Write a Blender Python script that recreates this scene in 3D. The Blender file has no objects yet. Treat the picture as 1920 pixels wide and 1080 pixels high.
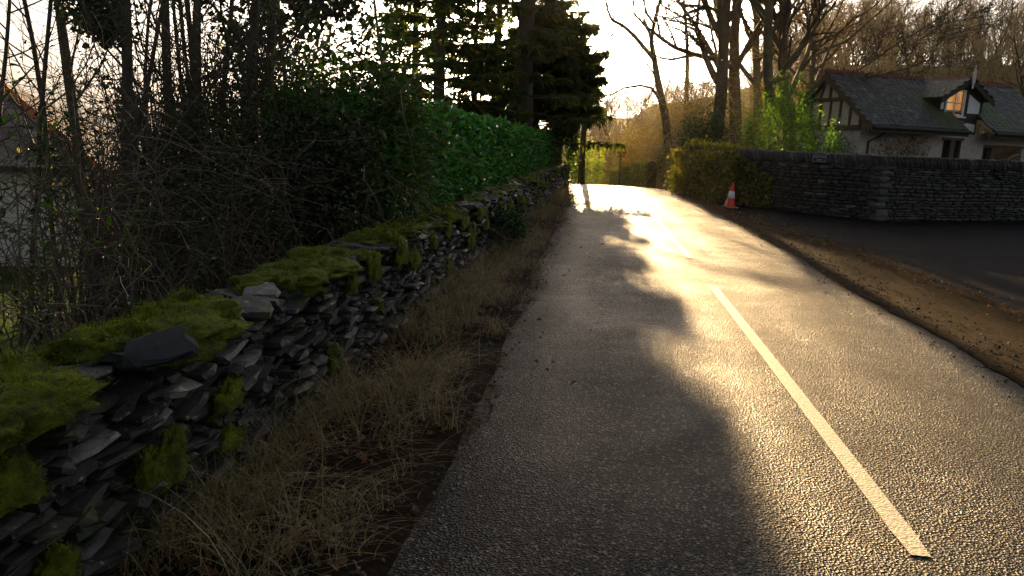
import bpy, math, random
import numpy as np
from mathutils import Vector, Matrix, noise as mnoise

rng = np.random.default_rng(7)
random.seed(7)
C = bpy.context.scene.collection
PI = math.pi

# ------------------------------------------------------------------ camera frame
EYE = np.array([0, 0, 1.7]); FL = 1400.0
_r, _p = math.radians(2.5), math.radians(11.27)
F_ = np.array([0, math.cos(_p), -math.sin(_p)])
_U0 = np.array([0, math.sin(_p), math.cos(_p)]); _R0 = np.array([1., 0, 0])
R_ = _R0 * math.cos(_r) + _U0 * math.sin(_r)
U_ = _U0 * math.cos(_r) - _R0 * math.sin(_r)
def ray(px, py): return F_ * FL + R_ * (px - 960) + U_ * (540 - py)
def at(px, py, D):                      # survey: the point seen at a pixel, D metres ahead
    d = ray(px, py); return EYE + d * (D / d[1])
def on_z(px, py, z=0.0):
    d = ray(px, py); return EYE + d * ((z - 1.7) / d[2])
# road frame: s along the road, l to its right
_A = math.radians(6.9)
RD = np.array([math.sin(_A), math.cos(_A)]); RN = np.array([math.cos(_A), -math.sin(_A)])
def rw(s, l): s = np.asarray(s, float); l = np.asarray(l, float); return s * RD[0] + l * RN[0], s * RD[1] + l * RN[1]
def rs(x, y): return x * RD[0] + y * RD[1], x * RN[0] + y * RN[1]
def bend(s):
    s = np.asarray(s, float)
    return -0.0009 * s ** 2 - 0.006 * np.clip(s - 30, 0, None) ** 2 * (s < 60) - (0.006 * 900 + .36 * (s - 60)) * (s >= 60)
def sstep(a, b, x): t = np.clip((np.asarray(x, float) - a) / (b - a), 0, 1); return t * t * (3 - 2 * t)
def terrain(x, y):
    x = np.asarray(x, float); y = np.asarray(y, float)
    s, l = rs(x, y)
    z = -1.7 * sstep(-2.2, -10.5, l) - np.clip(-l - 12, 0, 60) * 0.03
    z = z - np.minimum(3.0, 0.0055 * np.clip(s - 28, 0, None) ** 2) * (1 - sstep(3, 9, l))
    D = np.hypot(x, y)
    z = z + 0.105 * np.clip(y - 42, 0, 75) * sstep(0.16, 0.42, x / np.maximum(y, 1))
    z = z + 0.11 * np.clip(D - 62, 0, 90) * sstep(-.10, .1, x / np.maximum(y, 1)) * (y > 0)
    z = z + 0.12 * np.sin(x * .31 + 1.3) * np.sin(y * .27) * sstep(3, 9, np.abs(l)) * sstep(30, 40, D)
    return z
def tz(x, y): return float(terrain(x, y))
def gnd(px, D):                           # ground point under an image column, D ahead
    p = at(px, 300, D); return np.array([p[0], p[1], tz(p[0], p[1])])

# ------------------------------------------------------------------ materials
def new_mat(name):
    m = bpy.data.materials.new(name); m.use_nodes = True
    nt = m.node_tree; nt.nodes.clear()
    out = nt.nodes.new('ShaderNodeOutputMaterial')
    return m, nt, out
class G:
    def __init__(s, nt): s.nt = nt
    def n(s, t, **kw):
        nd = s.nt.nodes.new(t)
        for k, v in kw.items():
            if k.startswith('i_'):
                key = k[2:]
                key = int(key) if key.isdigit() else key.replace('_', ' ')
                s.put(nd.inputs[key], v)
            else: setattr(nd, k, v)
        return nd
    def put(s, sock, v):
        if isinstance(v, bpy.types.NodeSocket): s.nt.links.new(v, sock)
        else: sock.default_value = v
    def tc(s): return s.n('ShaderNodeTexCoord').outputs['Object']
    def noise(s, vec, scale, detail=4, rough=.55, out='Fac', dist=0):
        nd = s.n('ShaderNodeTexNoise'); s.put(nd.inputs['Vector'], vec)
        nd.inputs['Scale'].default_value = scale; nd.inputs['Detail'].default_value = detail
        nd.inputs['Roughness'].default_value = rough; nd.inputs['Distortion'].default_value = dist
        return nd.outputs[out]
    def vor(s, vec, scale, feature='F1', out='Distance'):
        nd = s.n('ShaderNodeTexVoronoi', feature=feature); s.put(nd.inputs['Vector'], vec)
        nd.inputs['Scale'].default_value = scale; return nd.outputs[out]
    def ramp(s, fac, stops):
        nd = s.n('ShaderNodeValToRGB'); s.put(nd.inputs['Fac'], fac)
        e = nd.color_ramp.elements
        while len(e) < len(stops): e.new(.5)
        for el, (p, c) in zip(e, stops):
            el.position = p; el.color = (c, c, c, 1) if isinstance(c, (int, float)) else (*c, 1)
        return nd.outputs['Color']
    def mix(s, fac, a, b, mode='MIX'):
        nd = s.n('ShaderNodeMix', data_type='RGBA', blend_type=mode)
        s.put(nd.inputs[0], fac)
        for i, v in ((6, a), (7, b)): s.put(nd.inputs[i], (*v, 1) if isinstance(v, tuple) and len(v) == 3 else v)
        return nd.outputs[2]
    def math(s, op, a, b=0.0, c=0.0):
        nd = s.n('ShaderNodeMath', operation=op)
        for i, v in enumerate((a, b, c)): s.put(nd.inputs[i], v)
        return nd.outputs[0]
    def island(s): return s.n('ShaderNodeNewGeometry').outputs['Random Per Island']
    def bump(s, h, strength=.5, dist=.02, normal=None):
        nd = s.n('ShaderNodeBump'); nd.inputs['Strength'].default_value = strength
        nd.inputs['Distance'].default_value = dist; s.put(nd.inputs['Height'], h)
        if normal is not None: s.put(nd.inputs['Normal'], normal)
        return nd.outputs['Normal']
    def bsdf(s, col, rough=.7, normal=None, spec=.5, metal=0):
        nd = s.n('ShaderNodeBsdfPrincipled')
        s.put(nd.inputs['Base Color'], (*col, 1) if isinstance(col, tuple) and len(col) == 3 else col)
        s.put(nd.inputs['Roughness'], rough); nd.inputs['Specular IOR Level'].default_value = spec
        nd.inputs['Metallic'].default_value = metal
        if normal is not None: s.put(nd.inputs['Normal'], normal)
        return nd.outputs[0]

def leaf_mat(name, cols, rough=.5, trans=.35, tcol=None, spec=.5):
    m, nt, out = new_mat(name); g = G(nt)
    n = len(cols)
    c = g.ramp(g.island(), [(i / max(1, n - 1), c) for i, c in enumerate(cols)])
    b = g.bsdf(c, rough, spec=spec)
    if trans > 0:
        t = g.n('ShaderNodeBsdfTranslucent')
        g.put(t.inputs['Color'], g.mix(1.0, c, tcol or (1.7, 1.6, .7), 'MULTIPLY'))
        mx = g.n('ShaderNodeMixShader'); mx.inputs[0].default_value = trans
        nt.links.new(b, mx.inputs[1]); nt.links.new(t.outputs[0], mx.inputs[2]); b = mx.outputs[0]
    nt.links.new(b, out.inputs[0]); return m

def simple_mat(name, c1, c2=None, scale=6, rough=.7, bump=.3, bscale=None, dist=.01, spec=.5, detail=5, metal=0, iso=False):
    m, nt, out = new_mat(name); g = G(nt); tc = g.tc()
    f = g.ramp(g.noise(tc, scale, detail, .65), [(.3, 0.0), (.7, 1.0)])
    col = g.mix(f, c1, c2 or tuple(v * .6 for v in c1))
    if iso: col = g.mix(1.0, col, g.ramp(g.island(), [(0, .45), (.6, 1.0), (1, 1.5)]), 'MULTIPLY')
    nrm = g.bump(g.noise(tc, bscale or scale * 5, 6, .7), bump, dist) if bump else None
    nt.links.new(g.bsdf(col, rough, nrm, spec, metal), out.inputs[0]); return m

def bark_mat(name, c1, c2, moss=.0):
    m, nt, out = new_mat(name); g = G(nt); tc = g.tc()
    mp = g.n('ShaderNodeMapping'); nt.links.new(tc, mp.inputs[0]); mp.inputs['Scale'].default_value = (1, 1, .18)
    nv = g.noise(mp.outputs[0], 22, 6, .7)
    col = g.mix(g.ramp(nv, [(.3, 0.0), (.7, 1.0)]), c1, c2)
    if moss: col = g.mix(g.ramp(g.noise(tc, 1.7, 4), [(.62 - moss * .3, 0.0), (.72 - moss * .2, .8)]), col, (.07, .09, .018))
    nt.links.new(g.bsdf(col, .85, g.bump(nv, .7, .03)), out.inputs[0]); return m

M = {}
M['laurel'] = leaf_mat('laurel_leaf', [(.025, .10, .018), (.06, .24, .04), (.09, .30, .05), (.02, .08, .015), (.06, .22, .03), (.15, .27, .06)], .22, .22, (1.3, 1.7, .45))
M['holly'] = leaf_mat('shrub_leaf', [(.04, .10, .018), (.08, .20, .03), (.14, .26, .04)], .34, .45, (1.7, 1.7, .4))
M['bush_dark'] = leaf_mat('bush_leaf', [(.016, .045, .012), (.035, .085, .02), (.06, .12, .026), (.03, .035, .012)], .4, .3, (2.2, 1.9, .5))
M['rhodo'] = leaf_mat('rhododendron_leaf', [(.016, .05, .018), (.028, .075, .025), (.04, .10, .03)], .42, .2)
M['ivy'] = leaf_mat('ivy_leaf', [(.05, .08, .014), (.09, .12, .018), (.17, .17, .025)], .42, .5, (2.8, 2.3, .35))
M['goldleaf'] = leaf_mat('yellow_green_leaf', [(.16, .15, .03), (.24, .20, .05), (.12, .14, .03), (.26, .16, .05)], .5, .5, (1.7, 1.4, .5))  # yellow green leaves, gold added for the glow of backlit twigs
M['needle'] = leaf_mat('conifer_needle', [(.018, .040, .014), (.034, .065, .020), (.075, .10, .028)], .6, .55, (2.8, 2.1, .55))
M['bramble'] = leaf_mat('bramble_leaf', [(.014, .030, .009), (.028, .055, .014), (.05, .06, .016), (.035, .022, .010)], .5, .2)
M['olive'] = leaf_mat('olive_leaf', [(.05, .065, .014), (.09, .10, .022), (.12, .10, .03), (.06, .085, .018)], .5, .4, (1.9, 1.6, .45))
M['deadleaf'] = leaf_mat('dead_leaf', [(.07, .035, .015), (.13, .065, .025), (.20, .11, .045), (.05, .03, .016)], .7, .2, (1.6, 1.2, .6))
M['straw'] = leaf_mat('dry_grass', [(.17, .13, .065), (.34, .27, .14), (.08, .10, .03), (.25, .20, .10)], .6, .3, (1.4, 1.2, .7))
M['grass'] = leaf_mat('lawn_grass', [(.03, .08, .012), (.05, .12, .018), (.08, .14, .02)], .5, .35, (1.7, 1.5, .4))
M['mossfuzz'] = leaf_mat('moss_fuzz', [(.06, .09, .007), (.13, .17, .010), (.24, .27, .02)], .7, .35, (1.5, 1.4, .4), .2)
M['seedhead'] = leaf_mat('dry_flower_head', [(.30, .22, .10), (.45, .36, .18), (.18, .10, .05)], .7, .4)
M['bark'] = bark_mat('bark', (.055, .043, .031), (.14, .118, .085), .3)
M['bark_dark'] = bark_mat('bark_dark', (.045, .034, .025), (.105, .082, .058), .25)
M['bark_pale'] = bark_mat('bark_pale', (.09, .075, .05), (.20, .17, .11), .45)
M['twig'] = simple_mat('twig', (.055, .040, .028), (.10, .075, .045), 3, .8, 0)
M['twig_backlit'] = simple_mat('twig_backlit', (.34, .26, .13), (.46, .37, .19), .5, .75, 0)  # gold of the low backlight is put into the twig colour
M['stem'] = simple_mat('bramble_stem', (.075, .045, .028), (.16, .115, .07), 3, .6, 0, iso=True)

def moss_material():
    m, nt, out = new_mat('moss'); g = G(nt); tc = g.tc()
    a = g.noise(tc, 9, 6, .7); b = g.noise(tc, 120, 5, .75)
    col = g.ramp(a, [(.28, (.040, .045, .010)), (.42, (.055, .08, .008)), (.56, (.14, .175, .010)), (.75, (.27, .30, .02))])
    col = g.mix(g.ramp(b, [(.4, 0.0), (.7, .5)]), col, (.05, .055, .012))
    nt.links.new(g.bsdf(col, .95, g.bump(b, 1.0, .015, g.bump(g.vor(tc, 60), .6, .02)), .15), out.inputs[0]); return m
M['moss'] = moss_material()

def slate_material(name, base, pale, moss, scale=1.0, rough=.6):
    m, nt, out = new_mat(name); g = G(nt); tc = g.tc()
    isl = g.island()
    col = g.ramp(isl, [(0, tuple(v * .5 for v in base)), (.45, base), (.9, tuple(v * 1.45 for v in base)), (1, pale)])
    n1 = g.noise(tc, 14 * scale, 6, .7)
    col = g.mix(g.ramp(n1, [(.35, 0.0), (.7, .75)]), col, tuple(v * .42 for v in base))
    n2 = g.noise(tc, 3.1 * scale, 5, .7)
    lich = g.ramp(g.noise(tc, 30 * scale, 4, .6), [(.64, 0.0), (.70, .7)])
    col = g.mix(lich, col, pale)
    if moss: col = g.mix(g.ramp(n2, [(.66 - moss * .25, 0.0), (.76 - moss * .25, .85)]), col, (.035, .05, .008))
    nt.links.new(g.bsdf(col, g.ramp(n1, [(.3, rough - .15), (.7, rough + .2)]), g.bump(g.noise(tc, 45 * scale, 7, .75), .8, .012)), out.inputs[0]); return m
M['slate'] = slate_material('wall_slate', (.019, .019, .020), (.30, .30, .29), .5)
M['slate_r'] = slate_material('boundary_slate', (.042, .042, .040), (.15, .15, .14), .2)
M['coping_r'] = slate_material('coping_slate', (.062, .062, .06), (.20, .20, .19), .15)
M['quoin'] = slate_material('quoin_stone', (.07, .072, .072), (.15, .15, .15), .1)
M['wallcore'] = simple_mat('wall_joint_earth', (.012, .010, .008), (.02, .018, .014), 20, .95, .2)

def road_material():
    m, nt, out = new_mat('wet_asphalt'); g = G(nt); tc = g.tc()
    big = g.noise(tc, .55, 5, .6); mid = g.noise(tc, 3.2, 5, .65)
    chip = g.vor(tc, 120, out='Color'); chipd = g.vor(tc, 120)
    fine = g.noise(tc, 260, 3, .6)
    sep = g.n('ShaderNodeSeparateColor'); nt.links.new(chip, sep.inputs[0])
    col = g.ramp(sep.outputs[0], [(0, (.010, .010, .010)), (.55, (.026, .025, .024)), (.86, (.065, .060, .055)), (1, (.24, .22, .19))])
    col = g.mix(g.ramp(mid, [(.38, 0.0), (.68, .55)]), col, (.030, .025, .020))
    s2 = g.n('ShaderNodeSeparateColor'); nt.links.new(g.vor(tc, 84, out='Color'), s2.inputs[0])
    col = g.mix(g.ramp(s2.outputs[2], [(.80, 0.0), (.84, .9)]), col, (.36, .33, .27))  # pale stone chips, contrast raised to put sun sparkle into the colour
    col = g.mix(g.ramp(s2.outputs[1], [(.45, 0.0), (.7, .8)]), col, (.007, .007, .008))
    # mud carried in along both edges and down the middle of the lane
    geo = g.n('ShaderNodeAttribute', attribute_name='edge').outputs['Fac']
    mud = g.ramp(g.math('ADD', geo, g.math('MULTIPLY', g.math('SUBTRACT', mid, .5), .9)), [(.62, 0.0), (1.0, .7)])
    col = g.mix(1.0, col, (.36, .36, .39), 'MULTIPLY')
    col = g.mix(mud, col, (.062, .041, .021))
    rough = g.ramp(g.math('ADD', g.math('MULTIPLY', big, .6), g.math('MULTIPLY', mid, .4)), [(.32, .46), (.62, .72)])
    rough = g.math('ADD', rough, g.math('MULTIPLY', g.math('SUBTRACT', sep.outputs[1], .5), .22))
    geo_n = nt.nodes.new('ShaderNodeNewGeometry').outputs['Normal']
    vs = g.n('ShaderNodeVectorMath', operation='SUBTRACT'); nt.links.new(g.vor(tc, 84, out='Color'), vs.inputs[0]); vs.inputs[1].default_value = (.5, .5, .5)
    vm = g.n('ShaderNodeVectorMath', operation='MULTIPLY_ADD'); nt.links.new(vs.outputs[0], vm.inputs[0]); vm.inputs[1].default_value = (.26, .26, .1); nt.links.new(geo_n, vm.inputs[2])
    vn = g.n('ShaderNodeVectorMath', operation='NORMALIZE'); nt.links.new(vm.outputs[0], vn.inputs[0])
    nrm = g.bump(g.vor(tc, 84), .9, .011, g.bump(chipd, .5, .004, vn.outputs[0])); nrm = g.bump(fine, .3, .002, nrm); nrm = g.bump(mid, .25, .03, nrm)
    trk = g.math('MULTIPLY', g.n('ShaderNodeAttribute', attribute_name='track').outputs['Fac'], g.ramp(g.noise(tc, .8, 5, .7), [(.3, .2), (.7, 1.0)]))
    rough = g.math('SUBTRACT', g.math('ADD', rough, g.math('MULTIPLY', mud, .3)), g.math('MULTIPLY', trk, .14))
    col = g.mix(trk, col, g.mix(1.0, col, (.62, .62, .64), 'MULTIPLY'))
    patch = g.ramp(g.noise(tc, .33, 6, .75), [(.47, 0.0), (.53, 1.0)])
    col = g.mix(g.math('MULTIPLY', patch, .45), col, g.mix(1.0, col, (1.75, 1.65, 1.5), 'MULTIPLY'))
    crk = g.ramp(g.vor(g.mix(.06, tc, g.noise(tc, 3, 5, .7, 'Color')), .9, 'DISTANCE_TO_EDGE'), [(.0, 1.0), (.006, 0.0)])
    col = g.mix(g.math('MULTIPLY', crk, g.ramp(g.noise(tc, .5, 2), [(.52, 0.0), (.6, .8)])), col, (.004, .004, .004))
    nt.links.new(g.bsdf(col, rough, nrm, .11), out.inputs[0]); return m
M['road'] = road_material()
def driveway_material():
    m, nt, out = new_mat('driveway_asphalt'); g = G(nt); tc = g.tc()
    mid = g.noise(tc, 1.4, 6, .65); chip = g.vor(tc, 90)
    col = g.mix(g.ramp(mid, [(.4, 0.0), (.75, 1.0)]), (.004, .004, .007), (.015, .0145, .017))
    nt.links.new(g.bsdf(col, .9, g.bump(chip, .5, .008), .06), out.inputs[0]); return m
M['drive'] = driveway_material()
def mud_material(name, a, b, c):
    m, nt, out = new_mat(name); g = G(nt); tc = g.tc()
    n1 = g.noise(tc, 1.6, 6, .7); n2 = g.noise(tc, 16, 6, .75); n3 = g.noise(tc, 70, 4, .7)
    col = g.ramp(n1, [(.3, a), (.55, b), (.75, c)])
    col = g.mix(g.ramp(n2, [(.4, 0.0), (.7, .8)]), col, tuple(v * .35 for v in a))
    nrm = g.bump(n2, .9, .05, g.bump(n3, .6, .012))
    nt.links.new(g.bsdf(col, g.ramp(n2, [(.3, .8), (.7, .98)]), nrm, .02), out.inputs[0]); return m
M['mud'] = mud_material('mud', (.040, .027, .014), (.070, .044, .020), (.050, .042, .024))
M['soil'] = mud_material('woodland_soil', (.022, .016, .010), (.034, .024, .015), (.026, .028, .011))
M['lawn'] = mud_material('lawn', (.035, .07, .012), (.055, .10, .016), (.075, .085, .02))
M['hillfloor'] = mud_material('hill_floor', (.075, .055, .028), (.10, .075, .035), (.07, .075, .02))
def paint_material():
    m, nt, out = new_mat('road_paint'); g = G(nt); tc = g.tc()
    n = g.noise(tc, 40, 5, .7); w = g.noise(tc, 5, 4)
    col = g.mix(g.ramp(n, [(.48, 0.0), (.70, .75)]), (.74, .65, .44), (.26, .22, .16))
    col = g.mix(g.ramp(w, [(.5, 0.0), (.8, .35)]), col, (.5, .44, .32))
    nt.links.new(g.bsdf(col, .55, g.bump(g.vor(tc, 75), .35, .006)), out.inputs[0]); return m
M['paint'] = paint_material()
def roof_material(name, base, moss_pts=()):
    m, nt, out = new_mat(name); g = G(nt); tc = g.tc()
    isl = g.island()
    col = g.ramp(isl, [(0, tuple(v * .55 for v in base)), (.5, base), (.95, tuple(v * 1.5 for v in base)), (1, (.15, .15, .145))])
    n = g.noise(tc, 2.2, 6, .7)
    gm = g.ramp(n, [(.46, 0.0), (.70, .6)])
    if moss_pts:
        sp = g.n('ShaderNodeSeparateXYZ'); nt.links.new(tc, sp.inputs[0])
        for (u0, wd) in moss_pts:                       # moss streaks washed down from the valleys
            d = g.math('ABSOLUTE', g.math('SUBTRACT', sp.outputs[0], u0))
            d = g.math('ADD', d, g.math('MULTIPLY', g.math('SUBTRACT', n, .5), 1.2))
            lo = g.ramp(g.math('DIVIDE', sp.outputs[1], 3.2), [(.5, 1.0), (.68, 0.0)])
            k = g.math('MULTIPLY', g.ramp(d, [(wd * .4, .9), (wd, 0.0)]), lo)
            gm = g.math('MAXIMUM', gm, k)
    col = g.mix(gm, col, (.050, .085, .026))
    nt.links.new(g.bsdf(col, .62, g.bump(g.noise(tc, 40, 6, .7), .5, .01)), out.inputs[0]); return m
M['roof'] = roof_material('roof_slate', (.055, .058, .064), [(3.9, .95), (6.7, .85)])
M['roof_barn'] = roof_material('barn_slate', (.17, .13, .105))
M['redtile'] = simple_mat('red_ridge_tile', (.23, .065, .035), (.12, .04, .028), 8, .75, .4)
M['orangetile'] = simple_mat('orange_ridge_tile', (.52, .16, .05), (.34, .09, .03), 8, .7, .4)
M['stonewall'] = simple_mat('pale_rendered_stone', (.58, .54, .50), (.42, .38, .35), 5, .85, .6, 20, .02)
M['render'] = simple_mat('whitewashed_rubble', (.78, .74, .70), (.56, .51, .47), 9, .9, .9, 26, .04)
M['plaster'] = simple_mat('cream_plaster', (.76, .68, .54), (.62, .54, .42), 3, .85, .2, 30)
M['plaster_w'] = simple_mat('white_plaster', (.80, .81, .84), (.68, .69, .72), 3, .8, .15, 30)
M['timber'] = simple_mat('black_timber', (.022, .020, .018), (.045, .040, .034), 12, .65, .4)
M['timber_w'] = simple_mat('weathered_timber', (.085, .070, .050), (.14, .115, .085), 12, .8, .5)
M['white'] = simple_mat('white_paint', (.78, .79, .82), (.66, .67, .70), 6, .45, .1)
M['dark'] = simple_mat('dark_interior', (.008, .008, .009), (.012, .012, .012), 3, .9, 0)
M['orange'] = simple_mat('cone_orange', (.80, .040, .012), (.66, .032, .012), 8, .42, .08)
M['conewhite'] = simple_mat('cone_sleeve', (.66, .70, .74), (.56, .60, .64), 10, .4, .05)
M['conebase'] = simple_mat('cone_base', (.40, .34, .27), (.25, .20, .16), 10, .7, .2)
M['signplate'] = simple_mat('sign_plate', (.018, .02, .034), (.024, .026, .04), 5, .4, 0)
M['signpaint'] = simple_mat('sign_lettering', (.55, .56, .62), (.5, .5, .56), 5, .5, 0)
M['boardred'] = simple_mat('red_board', (.40, .10, .035), (.28, .07, .03), 6, .7, .2)
M['metal'] = simple_mat('grey_metal', (.35, .35, .35), (.25, .25, .25), 6, .4, 0, metal=.8)
def glass_mat():
    m, nt, out = new_mat('window_glass'); g = G(nt)
    gl = g.n('ShaderNodeBsdfGlossy'); gl.inputs['Roughness'].default_value = .03
    tr = g.n('ShaderNodeBsdfTransparent'); mx = g.n('ShaderNodeMixShader'); mx.inputs[0].default_value = .18
    nt.links.new(tr.outputs[0], mx.inputs[1]); nt.links.new(gl.outputs[0], mx.inputs[2]); nt.links.new(mx.outputs[0], out.inputs[0]); return m
M['glass'] = glass_mat()
def glow_curtain_mat():
    m, nt, out = new_mat('glow_curtain'); g = G(nt); tc = g.tc()
    mp = g.n('ShaderNodeMapping'); nt.links.new(tc, mp.inputs[0]); mp.inputs['Scale'].default_value = (1, 1, .12)
    c = g.ramp(g.noise(mp.outputs[0], 7, 3), [(.3, (.16, .05, .012)), (.5, (.42, .17, .03)), (.7, (.46, .26, .06))])
    e = g.n('ShaderNodeEmission'); nt.links.new(c, e.inputs[0]); e.inputs[1].default_value = .38  # orange glow of the window put into the cloth as emission
    ad = g.n('ShaderNodeAddShader'); nt.links.new(g.bsdf(c, .8), ad.inputs[0]); nt.links.new(e.outputs[0], ad.inputs[1])
    nt.links.new(ad.outputs[0], out.inputs[0]); return m
M['curtain_glow'] = glow_curtain_mat()

# ------------------------------------------------------------------ mesh builder
def norm(a): return a / np.maximum(np.linalg.norm(a, axis=-1, keepdims=True), 1e-9)
_g = np.array([[x, y, z] for x in (-1, 0, 1) for y in (-1, 0, 1) for z in (-1, 0, 1) if (x, y, z) != (0, 0, 0)], float)
_gi = {tuple(int(c) for c in v): i for i, v in enumerate(_g)}
_gf = []
for ax in range(3):
    o1, o2 = [(1, 2), (2, 0), (0, 1)][ax]
    for sg in (-1, 1):
        for a in (-1, 0):
            for b in (-1, 0):
                q = []
                for (da, db) in ((0, 0), (1, 0), (1, 1), (0, 1)):
                    v = [0, 0, 0]; v[ax] = sg; v[o1] = a + da; v[o2] = b + db; q.append(_gi[tuple(v)])
                _gf.append(q if sg > 0 else q[::-1])
_gf = np.array(_gf)
_gn = np.abs(_g).sum(1)
_gs = _g * np.where(_gn == 3, .80, np.where(_gn == 2, .92, 1.0))[:, None]

class MB:
    def __init__(s): s.v = []; s.f = {}; s.n = 0; s.tubes = {}
    def add(s, v, f, mi=0):
        v = np.asarray(v, float).reshape(-1, 3); f = np.asarray(f, int)
        s.f.setdefault((f.shape[1], mi), []).append(f + s.n); s.v.append(v); s.n += len(v)
    def box(s, a, b, mi=0):
        (x0, y0, z0), (x1, y1, z1) = a, b
        v = [(x0, y0, z0), (x1, y0, z0), (x1, y1, z0), (x0, y1, z0), (x0, y0, z1), (x1, y0, z1), (x1, y1, z1), (x0, y1, z1)]
        s.add(v, [(0, 3, 2, 1), (4, 5, 6, 7), (0, 1, 5, 4), (1, 2, 6, 5), (2, 3, 7, 6), (3, 0, 4, 7)], mi)
    def bar(s, p, q, w, t, up=(0, 0, 1), mi=0):   # a beam from p to q, w wide along side, t thick along up
        p = np.array(p, float); q = np.array(q, float); d = norm(q - p); up = np.array(up, float)
        sd = norm(np.cross(d, up)); u2 = np.cross(sd, d)
        v = [e + sd * a * w / 2 + u2 * b * t / 2 for e in (p, q) for a, b in ((-1, -1), (1, -1), (1, 1), (-1, 1))]
        s.add(v, [(0, 1, 2, 3), (7, 6, 5, 4), (0, 4, 5, 1), (1, 5, 6, 2), (2, 6, 7, 3), (3, 7, 4, 0)], mi)
    def prism(s, poly, ext, mi=0):                # planar polygon extruded by vector ext
        P = np.array(poly, float); n = len(P); Q = P + np.array(ext, float)
        base = s.n; s.v.append(np.vstack([P, Q])); s.n += 2 * n
        s.f.setdefault((n, mi), []).append(np.array([list(range(n))[::-1], list(range(n, 2 * n))]) + base)
        s.f.setdefault((4, mi), []).append(np.array([(i, (i + 1) % n, n + (i + 1) % n, n + i) for i in range(n)]) + base)
    def tube(s, pts, rad, sides=5):
        pts = np.asarray(pts, float); rad = np.broadcast_to(np.asarray(rad, float), (len(pts),))
        s.tubes.setdefault((len(pts), sides), []).append((pts, rad))
    def tubes_batch(s, P, Rr, sides):
        B, n, _ = P.shape
        t = np.zeros_like(P); t[:, 1:-1] = P[:, 2:] - P[:, :-2]; t[:, 0] = P[:, 1] - P[:, 0]; t[:, -1] = P[:, -1] - P[:, -2]
        t = norm(t); tm = norm(P[:, -1] - P[:, 0])
        ref = np.where(np.abs(tm[:, 2:3]) > .8, np.array([[1., 0, 0]]), np.array([[0, 0, 1.]]))
        a = norm(np.cross(t, ref[:, None, :])); b = np.cross(t, a)
        ang = np.arange(sides) / sides * 2 * PI
        V = P[:, :, None, :] + Rr[:, :, None, None] * (a[:, :, None, :] * np.cos(ang)[None, None, :, None] + b[:, :, None, :] * np.sin(ang)[None, None, :, None])
        i = np.arange(n - 1)[:, None]; j = np.arange(sides)[None, :]
        q = np.stack([i * sides + j, i * sides + (j + 1) % sides, (i + 1) * sides + (j + 1) % sides, (i + 1) * sides + j], -1).reshape(-1, 4)
        f = (np.arange(B)[:, None, None] * n * sides + q[None]).reshape(-1, 4)
        s.add(V.reshape(-1, 3), f)
    def leaves(s, pos, d, nrm, L, W, mi=0, droop=.15, fold=.25):
        pos = np.asarray(pos, float); N = len(pos)
        if N == 0: return
        d = norm(d); sd = norm(np.cross(d, nrm)); up = np.cross(sd, d)
        L = np.broadcast_to(L, (N,))[:, None]; W = np.broadcast_to(W, (N,))[:, None]
        tpl = [(0, 0, 0), (.32, -.5, fold * .5), (.72, -.38, fold * .3 - droop * .5), (1, 0, -droop), (.72, .38, fold * .3 - droop * .5), (.32, .5, fold * .5)]
        V = np.stack([pos + d * L * a + sd * W * b + up * L * c for a, b, c in tpl], 1)
        k = np.arange(N)[:, None] * 6
        f = np.concatenate([k + np.array([[0, 1, 2, 3]]), k + np.array([[0, 3, 4, 5]])])
        s.add(V.reshape(-1, 3), f, mi)
    def blades(s, base, d0, L, W, bendv, segs=4, mi=0):
        N = len(base); t = np.linspace(0, 1, segs + 1)
        d0 = norm(d0); sd = norm(np.cross(d0, bendv + 1e-6)); L = L[:, None]; 
        V = []
        for tt in t:
            c = base + d0 * L * tt + bendv * (tt * tt) * L
            w = (W * (1 - tt * .92))[:, None] / 2
            V += [c - sd * w, c + sd * w]
        V = np.stack(V, 1)
        k = np.arange(N)[:, None] * (2 * (segs + 1))
        f = np.concatenate([k + np.array([[2 * i, 2 * i + 1, 2 * i + 3, 2 * i + 2]]) for i in range(segs)])
        s.add(V.reshape(-1, 3), f, mi)
    def stones(s, cen, half, ex, ey, ez, jit=.14, mi=0):
        N = len(cen); V = np.repeat(_gs[None], N, 0) + rng.uniform(-jit, jit, (N, 26, 3))
        V = V * np.asarray(half)[:, None, :]
        W = cen[:, None, :] + V[..., 0:1] * ex[:, None, :] + V[..., 1:2] * ey[:, None, :] + V[..., 2:3] * ez[:, None, :]
        f = (np.arange(N)[:, None, None] * 26 + _gf[None]).reshape(-1, 4)
        s.add(W.reshape(-1, 3), f, mi)
    def lathe(s, prof, n=24, cen=(0, 0, 0), mi=0):
        prof = np.array(prof, float); a = np.arange(n) / n * 2 * PI
        V = np.stack([prof[:, 0:1] * np.cos(a), prof[:, 0:1] * np.sin(a), np.repeat(prof[:, 1:2], n, 1)], -1) + np.array(cen)
        i = np.arange(len(prof) - 1)[:, None]; j = np.arange(n)[None]
        f = np.stack([i * n + j, i * n + (j + 1) % n, (i + 1) * n + (j + 1) % n, (i + 1) * n + j], -1).reshape(-1, 4)
        s.add(V.reshape(-1, 3), f, mi)
    def grid(s, P, mi=0):                       # P [a,b,3]
        a, b, _ = P.shape; i = np.arange(a - 1)[:, None]; j = np.arange(b - 1)[None]
        f = np.stack([i * b + j, (i + 1) * b + j, (i + 1) * b + j + 1, i * b + j + 1], -1).reshape(-1, 4)
        s.add(P.reshape(-1, 3), f, mi)
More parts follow.
